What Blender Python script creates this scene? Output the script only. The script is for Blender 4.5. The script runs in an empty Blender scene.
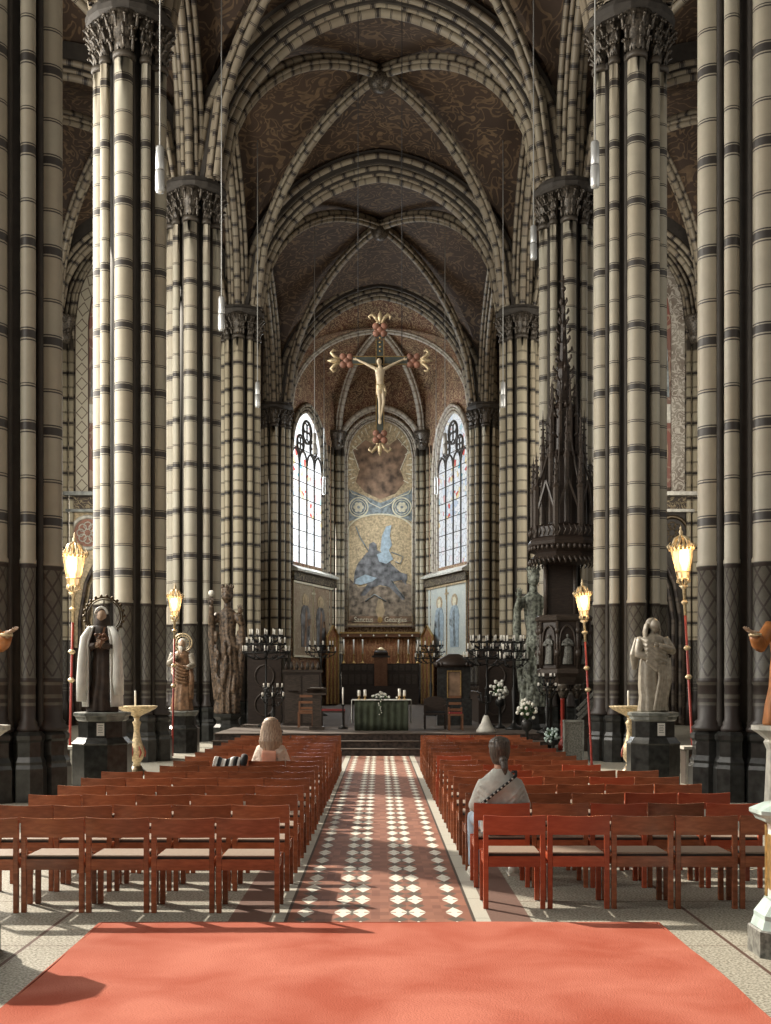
import bpy, math, random
from mathutils import Vector, Matrix
random.seed(7)
PI = math.pi
SC = bpy.context.scene
COL = SC.collection
F = 1150.0            # focal length in pixels of a 771 x 1024 frame
CX, CY, CAMZ = 380.0, 683.0, 1.8

# ---------------------------------------------------------------- camera, light, exposure
cam_data = bpy.data.cameras.new('camera')
cam_data.sensor_width = 36.0
cam_data.lens = 36.0 * F / 1024.0
cam_data.shift_x = (385.5 - CX) / 1024.0
cam_data.shift_y = (CY - 512.0) / 1024.0
cam_data.clip_end = 300
cam = bpy.data.objects.new('camera', cam_data)
COL.objects.link(cam)
cam.location = (0, 0, CAMZ)
cam.rotation_euler = (PI / 2, 0, 0)
SC.camera = cam
SC.view_settings.view_transform = 'Standard'
SC.view_settings.look = 'None'
SC.view_settings.gamma = 1.0
SC.view_settings.use_curve_mapping = False
SC.view_settings.exposure = 0.05

w = bpy.data.worlds.new('daylight')
SC.world = w
w.use_nodes = True
w.node_tree.nodes['Background'].inputs[0].default_value = (0.96, 0.96, 0.94, 1)
w.node_tree.nodes['Background'].inputs[1].default_value = 0.17

def sun_lamp(direction, energy, color, angle):
    l = bpy.data.lights.new('sun', 'SUN'); l.energy = energy; l.color = color; l.angle = angle
    o = bpy.data.objects.new('sun', l); COL.objects.link(o)
    o.rotation_euler = Vector(direction).to_track_quat('-Z', 'Y').to_euler()
    o.location = (-20, 30, 30)
def area_lamp(name, loc, direction, sx, sy, energy, color, spread=PI):
    l = bpy.data.lights.new(name, 'AREA'); l.shape = 'RECTANGLE'; l.size = sx; l.size_y = sy
    l.energy = energy; l.color = color; l.spread = spread
    o = bpy.data.objects.new(name, l); COL.objects.link(o)
    o.location = loc; o.rotation_euler = Vector(direction).to_track_quat('-Z', 'Y').to_euler()
SUN_DIR = (0.90, -0.92, -0.88)
sun_lamp(SUN_DIR, 7.4, (1.0, 0.90, 0.76), math.radians(0.9))
area_lamp('daylight_left_windows', (-13.2, 23.5, 11), (1, -0.1, -0.15), 18, 12, 5200, (1.0, 0.95, 0.86))
area_lamp('daylight_right_windows', (13.2, 16, 11), (-1, 0.1, -0.15), 20, 10, 380, (1.0, 0.93, 0.80))
area_lamp('fill_right_piers', (-13.2, 5.5, 11), (1, 0.6, -0.05), 8, 10, 1300, (1.0, 0.95, 0.86))  # added fill that brightens the right piers, no known window here
area_lamp('daylight_choir_left', (-3.6, 67.6, 12.5), (0.9, -0.42, -0.25), 3.4, 8, 1000, (0.88, 0.95, 1.0))
area_lamp('daylight_choir_right', (3.6, 67.6, 12.5), (-0.9, -0.42, -0.25), 3.4, 8, 420, (0.90, 0.96, 1.0))
area_lamp('fill_left_aisle_end', (-13.2, 41, 10), (1, 0.75, -0.05), 8, 10, 1000, (1.0, 0.95, 0.84))  # added fill lifting the dark painting at the left aisle end
area_lamp('fill_right_aisle_end', (13.2, 41, 11), (-1, 0.75, 0.05), 8, 10, 900, (1.0, 0.92, 0.80))  # matching added fill for the right aisle painting
area_lamp('fill_choir_vault', (-6.6, 56, 13.0), (1, 0.2, 0.1), 9, 7, 520, (1.0, 0.93, 0.84))  # added warm fill for choir and apse vault, the wall has no opening

# ---------------------------------------------------------------- materials
MATS = {}
def new_mat(name):
    m = bpy.data.materials.new(name); m.use_nodes = True
    MATS[name] = m
    return m, m.node_tree, m.node_tree.nodes['Principled BSDF']
def N(t, typ, **kw):
    n = t.nodes.new(typ)
    for k, v in kw.items(): setattr(n, k, v)
    return n
def math_node(t, op, a, b=None, c=None):
    n = N(t, 'ShaderNodeMath', operation=op)
    for i, v in enumerate((a, b, c)):
        if v is None: continue
        if isinstance(v, (int, float)): n.inputs[i].default_value = v
        else: t.links.new(v, n.inputs[i])
    return n.outputs[0]
def mix_col(t, fac, a, b):
    n = N(t, 'ShaderNodeMix', data_type='RGBA')
    for i, v in ((0, fac), (6, a), (7, b)):
        if isinstance(v, (int, float)): n.inputs[i].default_value = v
        elif isinstance(v, tuple): n.inputs[i].default_value = (*v[:3], 1)
        else: t.links.new(v, n.inputs[i])
    return n.outputs[2]
def ramp(t, fac, stops, interp='CONSTANT'):
    n = N(t, 'ShaderNodeValToRGB'); n.color_ramp.interpolation = interp
    e = n.color_ramp.elements
    while len(e) > 1: e.remove(e[-1])
    e[0].position = stops[0][0]; e[0].color = (*stops[0][1], 1)
    for p, c in stops[1:]:
        q = e.new(p); q.color = (*c, 1)
    t.links.new(fac, n.inputs[0])
    return n.outputs[0]
def noise(t, scale, detail=3, vec=None, dist=0.0, rough=0.5):
    n = N(t, 'ShaderNodeTexNoise'); n.inputs['Scale'].default_value = scale
    n.inputs['Detail'].default_value = detail; n.inputs['Distortion'].default_value = dist
    n.inputs['Roughness'].default_value = rough
    if vec is not None: t.links.new(vec, n.inputs['Vector'])
    return n.outputs[0]
def objcoord(t): return N(t, 'ShaderNodeTexCoord').outputs['Object']
def geopos(t): return N(t, 'ShaderNodeNewGeometry').outputs['Position']
def bump(t, b, h, strength=0.3, dist=0.02):
    n = N(t, 'ShaderNodeBump'); n.inputs['Strength'].default_value = strength; n.inputs['Distance'].default_value = dist
    t.links.new(h, n.inputs['Height']); t.links.new(n.outputs[0], b.inputs['Normal'])

def plain(name, c, rough=0.6, metal=0.0, var=0.12, scale=6.0, bmp=0.0, emit=None, es=0.0, spec=0.5):
    m, t, b = new_mat(name)
    nz = noise(t, scale, 3, objcoord(t))
    c2 = tuple(max(0, x * (1 - var * 2.2)) for x in c); c3 = tuple(min(1, x * (1 + var)) for x in c)
    t.links.new(ramp(t, nz, [(0.3, c2), (0.7, c3)], 'LINEAR'), b.inputs['Base Color'])
    b.inputs['Roughness'].default_value = rough; b.inputs['Metallic'].default_value = metal
    b.inputs['Specular IOR Level'].default_value = spec
    if bmp: bump(t, b, nz, bmp)
    if emit:
        b.inputs['Emission Color'].default_value = (*emit, 1); b.inputs['Emission Strength'].default_value = es
    return m

CREAM = (0.49, 0.455, 0.36)
DARK = (0.050, 0.042, 0.036)
def banded(name, period, thick, cream=CREAM, dark=DARK, lower=False, warm=(0.42, 0.33, 0.22)):
    """cream stone drums with alternating thick and thin dark rings measured along the shaft (UV v in metres)"""
    m, t, b = new_mat(name)
    uv = N(t, 'ShaderNodeUVMap').outputs[0]
    sep = N(t, 'ShaderNodeSeparateXYZ'); t.links.new(uv, sep.inputs[0]); v = sep.outputs[1]
    f = math_node(t, 'FRACT', math_node(t, 'DIVIDE', v, period))
    k = thick / period; e = 0.020 / period
    W, K = (1, 1, 1), (0, 0, 0)
    band = ramp(t, f, [(0, K), (e, W), (2 * e, K), (k, W), (k + e, K), (k + 2 * e, W), (0.5, K), (0.5 + e, W), (0.5 + 2 * e, K), (0.5 + 3 * e, W)])
    drum = math_node(t, 'FLOOR', math_node(t, 'MULTIPLY', math_node(t, 'DIVIDE', v, period), 2.0))
    oi = N(t, 'ShaderNodeObjectInfo')
    wn = N(t, 'ShaderNodeTexWhiteNoise', noise_dimensions='2D')
    cv = N(t, 'ShaderNodeCombineXYZ'); t.links.new(drum, cv.inputs[0]); t.links.new(oi.outputs['Random'], cv.inputs[1])
    t.links.new(cv.outputs[0], wn.inputs['Vector'])
    stone = mix_col(t, math_node(t, 'MULTIPLY', wn.outputs[0], 0.55), cream, warm)
    nz = noise(t, 3.0, 5, geopos(t), rough=0.65)
    stone = mix_col(t, math_node(t, 'MULTIPLY', nz, 0.55), stone, tuple(x * 0.42 for x in cream))
    col = mix_col(t, band, dark, stone)
    if lower:
        ps = N(t, 'ShaderNodeSeparateXYZ'); t.links.new(geopos(t), ps.inputs[0])
        z = ps.outputs[2]
        us = math_node(t, 'MULTIPLY', sep.outputs[0], 6.0); vs = math_node(t, 'MULTIPLY', v, 2.9)
        a1 = math_node(t, 'FRACT', math_node(t, 'ADD', us, vs)); a2 = math_node(t, 'FRACT', math_node(t, 'SUBTRACT', vs, us))
        l1 = math_node(t, 'LESS_THAN', math_node(t, 'ABSOLUTE', math_node(t, 'SUBTRACT', a1, 0.5)), 0.085)
        l2 = math_node(t, 'LESS_THAN', math_node(t, 'ABSOLUTE', math_node(t, 'SUBTRACT', a2, 0.5)), 0.085)
        lat = math_node(t, 'MAXIMUM', l1, l2)
        ns = noise(t, 9.0, 5, geopos(t), rough=0.7)
        grey = mix_col(t, ns, (0.055, 0.050, 0.040), (0.165, 0.155, 0.125))
        painted = mix_col(t, lat, grey, (0.045, 0.035, 0.030))
        zone = ramp(t, math_node(t, 'DIVIDE', z, 4.0), [(0, K), (0.36, W), (0.375, K), (0.39, W), (0.405, K), (0.44, W), (0.45, K), (0.465, W), (0.885, K), (0.90, W)])
        inpaint = math_node(t, 'MULTIPLY', math_node(t, 'GREATER_THAN', z, 1.9), math_node(t, 'LESS_THAN', z, 3.56))
        low = mix_col(t, inpaint, grey, painted)
        low = mix_col(t, zone, (0.035, 0.026, 0.022), low)
        col = mix_col(t, math_node(t, 'GREATER_THAN', z, 3.62), low, col)
        col = mix_col(t, math_node(t, 'GREATER_THAN', z, 15.93), col, (0.075, 0.062, 0.048))
    t.links.new(col, b.inputs['Base Color'])
    b.inputs['Roughness'].default_value = 0.48
    bump(t, b, band, 0.5, 0.02)
    return m
banded('shaft_stone', 1.4, 0.16, lower=True)
banded('choir_shaft_stone', 1.06, 0.15, lower=True, cream=(0.56, 0.50, 0.36))
banded('rib_stone', 1.0, 0.15, cream=(0.36, 0.31, 0.225), dark=(0.034, 0.026, 0.022), warm=(0.20, 0.145, 0.10))
banded('dark_rib_stone', 1.0, 0.34, cream=(0.13, 0.105, 0.08), dark=(0.028, 0.020, 0.017), warm=(0.09, 0.06, 0.045))  # darker banded stone for the lower arcade mouldings
banded('pale_rib_stone', 0.9, 0.07, cream=(0.62, 0.56, 0.46), dark=(0.20, 0.15, 0.12), warm=(0.50, 0.42, 0.33))
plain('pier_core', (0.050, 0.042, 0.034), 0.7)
plain('black_marble', (0.028, 0.029, 0.027), 0.28, var=0.35, scale=9)
plain('grey_marble', (0.21, 0.22, 0.20), 0.35, var=0.3, scale=5)

def scroll(name, base, gold, red, scale, thr=0.10):
    """painted vault plaster: meandering gold scrollwork on brown"""
    m, t, b = new_mat(name)
    p = geopos(t)
    n1 = noise(t, scale, 1.2, p, 1.3)
    s = math_node(t, 'ABSOLUTE', math_node(t, 'SUBTRACT', math_node(t, 'FRACT', math_node(t, 'MULTIPLY', n1, 5.0)), 0.5))
    line = math_node(t, 'LESS_THAN', s, thr)
    n2 = noise(t, scale * 0.35, 3, p)
    bg = ramp(t, n2, [(0.35, base), (0.68, red)], 'LINEAR')
    wear = noise(t, scale * 3.1, 4, p)
    col = mix_col(t, math_node(t, 'MULTIPLY', line, wear), bg, gold)
    t.links.new(col, b.inputs['Base Color']); b.inputs['Roughness'].default_value = 0.75
    return m
scroll('vault_painting', (0.045, 0.027, 0.017), (0.23, 0.15, 0.08), (0.068, 0.040, 0.024), 1.3, 0.15)
scroll('apse_painting', (0.13, 0.080, 0.050), (0.70, 0.52, 0.30), (0.19, 0.080, 0.050), 2.9, 0.20)
scroll('dark_wall_painting', (0.070, 0.050, 0.038), (0.20, 0.15, 0.09), (0.10, 0.065, 0.045), 1.6)
scroll('old_painting', (0.17, 0.135, 0.11), (0.42, 0.36, 0.27), (0.24, 0.09, 0.07), 0.85, 0.15)
scroll('gold_frieze', (0.045, 0.035, 0.025), (0.42, 0.34, 0.20), (0.07, 0.05, 0.04), 3.2, 0.17)
scroll('brocade', (0.22, 0.09, 0.035), (0.50, 0.30, 0.13), (0.30, 0.11, 0.045), 3.0, 0.17)
scroll('sun_mottle', (0.34, 0.31, 0.26), (0.72, 0.68, 0.60), (0.14, 0.10, 0.075), 2.6, 0.22)  # sunlight patches on the right painting border, put into its colour
scroll('saint_panel', (0.36, 0.29, 0.20), (0.56, 0.47, 0.33), (0.30, 0.20, 0.13), 2.3, 0.12)
scroll('window_lit_panel', (0.62, 0.66, 0.60), (0.78, 0.78, 0.68), (0.52, 0.56, 0.52), 2.3, 0.12)  # saint_panel paled and cooled, window light put into the colour

def wood(name, c1, c2, rough=0.35, vary=True):
    m, t, b = new_mat(name)
    tc = objcoord(t)
    mp = N(t, 'ShaderNodeMapping'); mp.inputs['Scale'].default_value = (3, 14, 14); t.links.new(tc, mp.inputs[0])
    nz = noise(t, 2.2, 4, mp.outputs[0], 0.6)
    col = ramp(t, nz, [(0.3, c1), (0.7, c2)], 'LINEAR')
    if vary:
        oi = N(t, 'ShaderNodeObjectInfo')
        hsv = N(t, 'ShaderNodeHueSaturation'); t.links.new(col, hsv.inputs['Color'])
        t.links.new(math_node(t, 'ADD', math_node(t, 'MULTIPLY', oi.outputs['Random'], 0.5), 0.75), hsv.inputs['Value'])
        col = hsv.outputs[0]
    t.links.new(col, b.inputs['Base Color']); b.inputs['Roughness'].default_value = rough
    return m
wood('chair_wood', (0.20, 0.058, 0.024), (0.34, 0.108, 0.046), 0.27)
wood('bright_chair_wood', (0.32, 0.055, 0.023), (0.42, 0.088, 0.036), 0.27)
wood('dark_wood', (0.020, 0.013, 0.010), (0.045, 0.030, 0.022), 0.42, False)
wood('brown_wood', (0.13, 0.055, 0.025), (0.22, 0.10, 0.05), 0.45, False)
wood('carved_wood', (0.032, 0.023, 0.018), (0.080, 0.060, 0.046), 0.42, False)
plain('seat_fabric', (0.27, 0.205, 0.155), 0.5, var=0.08, scale=60)
plain('seat_edge', (0.018, 0.015, 0.013), 0.6)
plain('dark_iron', (0.014, 0.014, 0.013), 0.45, 0.3)
plain('gilt', (0.62, 0.42, 0.17), 0.34, 0.75, var=0.2, scale=20)
plain('pale_gilt', (0.72, 0.58, 0.36), 0.4, 0.4, var=0.2, scale=20)
plain('bronze', (0.11, 0.08, 0.045), 0.4, 0.6, var=0.3, scale=14)
plain('capital_leaf', (0.12, 0.10, 0.078), 0.38, 0.25, var=0.4, scale=18)
plain('wax', (0.85, 0.82, 0.74), 0.5, var=0.03)
plain('white_cloth', (0.80, 0.79, 0.74), 0.7, var=0.06)
plain('white_stone', (0.62, 0.60, 0.53), 0.55, var=0.15)
plain('teal_stone', (0.40, 0.50, 0.47), 0.4, var=0.18)
plain('red_paint', (0.33, 0.035, 0.022), 0.4)
plain('red_cushion', (0.26, 0.03, 0.028), 0.7)
plain('dark_habit', (0.055, 0.035, 0.025), 0.6, var=0.3)
plain('statue_brown', (0.27, 0.155, 0.085), 0.5, var=0.3, scale=9)
plain('statue_orange', (0.50, 0.19, 0.055), 0.45, var=0.2, scale=6)
plain('statue_grey', (0.34, 0.30, 0.235), 0.45, var=0.14, scale=14)
plain('statue_verdigris', (0.25, 0.27, 0.22), 0.55, var=0.4, scale=12, bmp=0.5)
plain('statue_bark', (0.12, 0.08, 0.05), 0.5, var=0.5, scale=14, bmp=0.6)
plain('statue_skin', (0.52, 0.36, 0.25), 0.5, var=0.1)
plain('corpus_ivory', (0.72, 0.60, 0.42), 0.45, var=0.1)
plain('cross_wood', (0.075, 0.085, 0.075), 0.5)
plain('lamp_tube', (0.66, 0.67, 0.66), 0.25, 0.4, var=0.02)
plain('cable', (0.42, 0.42, 0.40), 0.5, var=0.02)
plain('paper', (0.82, 0.80, 0.74), 0.8, var=0.03)
plain('skin', (0.55, 0.32, 0.22), 0.5, var=0.06)
def hair_mat(name, c1, c2):
    m, t, b = new_mat(name)
    mp = N(t, 'ShaderNodeMapping'); mp.inputs['Scale'].default_value = (90, 90, 5); t.links.new(objcoord(t), mp.inputs[0])
    nz = noise(t, 1.0, 3, mp.outputs[0], 0.2)
    t.links.new(ramp(t, nz, [(0.35, c1), (0.65, c2)], 'LINEAR'), b.inputs['Base Color']); b.inputs['Roughness'].default_value = 0.5
    bump(t, b, nz, 0.8, 0.006)
hair_mat('hair_blond', (0.20, 0.125, 0.080), (0.44, 0.32, 0.22))
hair_mat('hair_dark', (0.030, 0.022, 0.017), (0.11, 0.085, 0.065))
plain('jacket_cream', (0.68, 0.55, 0.45), 0.8, var=0.1, scale=8)
plain('shirt_pink', (0.66, 0.32, 0.22), 0.8, var=0.1, scale=8)
plain('sweatshirt_grey', (0.56, 0.56, 0.51), 0.85, var=0.10, scale=9, bmp=0.9)
plain('denim', (0.40, 0.50, 0.60), 0.8, var=0.12, scale=10)
plain('black_cloth', (0.015, 0.015, 0.017), 0.8)
plain('altar_green', (0.058, 0.072, 0.045), 0.85, var=0.2, scale=5)
plain('leaf_green', (0.05, 0.10, 0.035), 0.6, var=0.3)
plain('petal_white', (0.80, 0.80, 0.72), 0.6, var=0.05)
plain('petal_red', (0.30, 0.04, 0.04), 0.6, var=0.1)
plain('iron_black', (0.012, 0.012, 0.012), 0.35, 0.5)
plain('lamp_glow', (1.0, 0.80, 0.5), 0.3, emit=(1.0, 0.72, 0.40), es=3.2)
plain('lamp_glass', (0.9, 0.78, 0.55), 0.2, emit=(1.0, 0.74, 0.42), es=0.55)
plain('lead', (0.03, 0.03, 0.032), 0.5)
# mosaic colours
plain('mosaic_gold', (0.58, 0.45, 0.27), 0.5, var=0.22, scale=9)
plain('mosaic_tan', (0.55, 0.42, 0.26), 0.5, var=0.2, scale=3)
plain('mosaic_brown', (0.30, 0.19, 0.12), 0.5, var=0.35, scale=2)
plain('mosaic_earth', (0.33, 0.26, 0.19), 0.5, var=0.4, scale=3)
plain('mosaic_grey', (0.22, 0.22, 0.225), 0.5, var=0.35, scale=3)
plain('mosaic_slate', (0.28, 0.32, 0.33), 0.5, var=0.3, scale=5)
plain('mosaic_blue', (0.42, 0.52, 0.58), 0.5, var=0.15)
plain('mosaic_cream', (0.85, 0.79, 0.60), 0.5, var=0.1)
plain('mosaic_red', (0.36, 0.07, 0.045), 0.5, var=0.1)
plain('terracotta', (0.32, 0.15, 0.10), 0.6, var=0.2)
plain('tomb_grey', (0.16, 0.16, 0.14), 0.5, var=0.3, scale=30)

def carpet_mat():
    m, t, b = new_mat('red_carpet')
    p = geopos(t)
    a = noise(t, 1.3, 4, p, 0.4); c = noise(t, 90, 2, p)
    col = ramp(t, a, [(0.34, (0.33, 0.078, 0.046)), (0.66, (0.48, 0.165, 0.115))], 'LINEAR')
    col = mix_col(t, math_node(t, 'MULTIPLY', c, 0.3), col, (0.34, 0.08, 0.045))
    t.links.new(col, b.inputs['Base Color']); b.inputs['Roughness'].default_value = 0.95
    b.inputs['Specular IOR Level'].default_value = 0.1
    bump(t, b, c, 0.5, 0.01)
carpet_mat()

def floor_mat():
    m, t, b = new_mat('church_floor')
    s = N(t, 'ShaderNodeSeparateXYZ'); t.links.new(geopos(t), s.inputs[0]); X, Y = s.outputs[0], s.outputs[1]
    AX = math_node(t, 'ABSOLUTE', X)
    spk = noise(t, 55, 2, geopos(t)); big = noise(t, 0.9, 3, geopos(t))
    terr = ramp(t, spk, [(0.38, (0.16, 0.145, 0.115)), (0.60, (0.47, 0.45, 0.375))], 'LINEAR')
    terr = mix_col(t, math_node(t, 'MULTIPLY', big, 0.35), terr, (0.22, 0.20, 0.165))
    def line(v, pos, half): return math_node(t, 'LESS_THAN', math_node(t, 'ABSOLUTE', math_node(t, 'SUBTRACT', v, pos)), half)
    # slab joints
    jy = math_node(t, 'LESS_THAN', math_node(t, 'ABSOLUTE', math_node(t, 'SUBTRACT', math_node(t, 'FRACT', math_node(t, 'DIVIDE', math_node(t, 'SUBTRACT', Y, 7.87), 1.6)), 0.0)), 0.008)
    jx = math_node(t, 'MAXIMUM', line(AX, 2.42, 0.014), line(AX, 4.2, 0.012))
    floor = mix_col(t, math_node(t, 'MAXIMUM', jx, jy), terr, (0.10, 0.055, 0.042))
    # brick-brown strip beside the border
    brown = mix_col(t, spk, (0.11, 0.062, 0.048), (0.20, 0.125, 0.10))
    floor = mix_col(t, math_node(t, 'LESS_THAN', AX, 1.15), floor, brown)
    border = mix_col(t, spk, (0.34, 0.325, 0.275), (0.50, 0.48, 0.41))
    bj = math_node(t, 'LESS_THAN', math_node(t, 'FRACT', math_node(t, 'DIVIDE', Y, 0.8)), 0.012)
    border = mix_col(t, bj, border, (0.14, 0.12, 0.10))
    floor = mix_col(t, math_node(t, 'LESS_THAN', AX, 0.84), floor, border)
    # patterned tile runner
    gx = math_node(t, 'FLOOR', math_node(t, 'DIVIDE', X, 0.07)); gy = math_node(t, 'FLOOR', math_node(t, 'DIVIDE', Y, 0.135))
    cv = N(t, 'ShaderNodeCombineXYZ'); t.links.new(gx, cv.inputs[0]); t.links.new(gy, cv.inputs[1])
    wn = N(t, 'ShaderNodeTexWhiteNoise', noise_dimensions='2D'); t.links.new(cv.outputs[0], wn.inputs['Vector'])
    runner = mix_col(t, wn.outputs[0], (0.17, 0.068, 0.044), (0.28, 0.125, 0.080))
    PER = 0.53
    vy = math_node(t, 'ABSOLUTE', math_node(t, 'MULTIPLY', math_node(t, 'SUBTRACT', math_node(t, 'FRACT', math_node(t, 'DIVIDE', math_node(t, 'SUBTRACT', Y, 9.03 - PER / 2), PER)), 0.5), PER))
    vy2 = math_node(t, 'SUBTRACT', PER / 2, vy)
    ux1 = math_node(t, 'ABSOLUTE', math_node(t, 'SUBTRACT', AX, 0.147))
    ux2 = math_node(t, 'ABSOLUTE', math_node(t, 'SUBTRACT', AX, 0.291))
    ux3 = math_node(t, 'ABSOLUTE', math_node(t, 'SUBTRACT', AX, 0.583))
    ux = math_node(t, 'MINIMUM', math_node(t, 'MINIMUM', ux1, ux2), ux3)
    dm = math_node(t, 'LESS_THAN', math_node(t, 'ADD', math_node(t, 'DIVIDE', ux, 0.074), math_node(t, 'DIVIDE', vy, 0.20)), 1.0)
    notch = math_node(t, 'MULTIPLY', math_node(t, 'LESS_THAN', vy, 0.014), math_node(t, 'GREATER_THAN', ux, 0.022))
    # greenish-black diamonds between the white ones
    dk = math_node(t, 'LESS_THAN', math_node(t, 'ADD', math_node(t, 'DIVIDE', ux, 0.074), math_node(t, 'DIVIDE', vy2, 0.11)), 1.0)
    dk2 = math_node(t, 'LESS_THAN', math_node(t, 'ADD', math_node(t, 'DIVIDE', math_node(t, 'ABSOLUTE', math_node(t, 'SUBTRACT', AX, 0.219)), 0.045), math_node(t, 'DIVIDE', vy, 0.13)), 1.0)
    runner = mix_col(t, math_node(t, 'MAXIMUM', dk, dk2), runner, (0.10, 0.080, 0.060))
    runner = mix_col(t, math_node(t, 'SUBTRACT', dm, math_node(t, 'MULTIPLY', dm, notch)), runner, (0.66, 0.64, 0.55))
    edge = line(AX, 0.715, 0.012)
    runner = mix_col(t, edge, runner, (0.06, 0.045, 0.035))
    on = math_node(t, 'MULTIPLY', math_node(t, 'LESS_THAN', AX, 0.727), math_node(t, 'LESS_THAN', Y, 28.45))
    floor = mix_col(t, on, floor, runner)
    t.links.new(floor, b.inputs['Base Color'])
    b.inputs['Roughness'].default_value = 0.6
    b.inputs['Specular IOR Level'].default_value = 0.22
floor_mat()

def glass_mat(name, tint, strength):
    """leaded stained glass lit from outside"""
    m, t, b = new_mat(name)
    uv = N(t, 'ShaderNodeUVMap').outputs[0]
    vo = N(t, 'ShaderNodeTexVoronoi'); vo.inputs['Scale'].default_value = 3.2; t.links.new(uv, vo.inputs['Vector'])
    hs = N(t, 'ShaderNodeSeparateColor'); t.links.new(vo.outputs['Color'], hs.inputs[0])
    big = N(t, 'ShaderNodeTexVoronoi'); big.inputs['Scale'].default_value = 0.42; t.links.new(uv, big.inputs['Vector'])
    bs = N(t, 'ShaderNodeSeparateColor'); t.links.new(big.outputs['Color'], bs.inputs[0])
    pal = ramp(t, hs.outputs[0], [(0, (0.95, 0.97, 1.0)), (0.42, tint), (0.58, (0.95, 0.80, 0.45)), (0.70, (0.9, 0.93, 0.9)), (0.88, (0.75, 0.12, 0.10)), (0.95, (0.15, 0.50, 0.60))])
    dens = ramp(t, bs.outputs[1], [(0, (0.12, 0.12, 0.12)), (0.45, (0.5, 0.5, 0.5)), (0.8, (0.95, 0.95, 0.95))])
    col = mix_col(t, dens, (0.93, 0.97, 1.0), pal)
    # lead lines
    ve = N(t, 'ShaderNodeTexVoronoi', feature='DISTANCE_TO_EDGE'); ve.inputs['Scale'].default_value = 3.2; t.links.new(uv, ve.inputs['Vector'])
    ln = math_node(t, 'GREATER_THAN', ve.outputs['Distance'], 0.035)
    col = mix_col(t, ln, mix_col(t, 0.55, (0.05, 0.05, 0.06), col), col)
    em = N(t, 'ShaderNodeEmission'); t.links.new(col, em.inputs[0]); em.inputs[1].default_value = strength
    t.links.new(em.outputs[0], t.nodes['Material Output'].inputs['Surface'])
glass_mat('stained_glass_left', (0.95, 0.85, 0.80), 1.6)
glass_mat('stained_glass_right', (0.62, 0.72, 0.85), 0.85)

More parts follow.
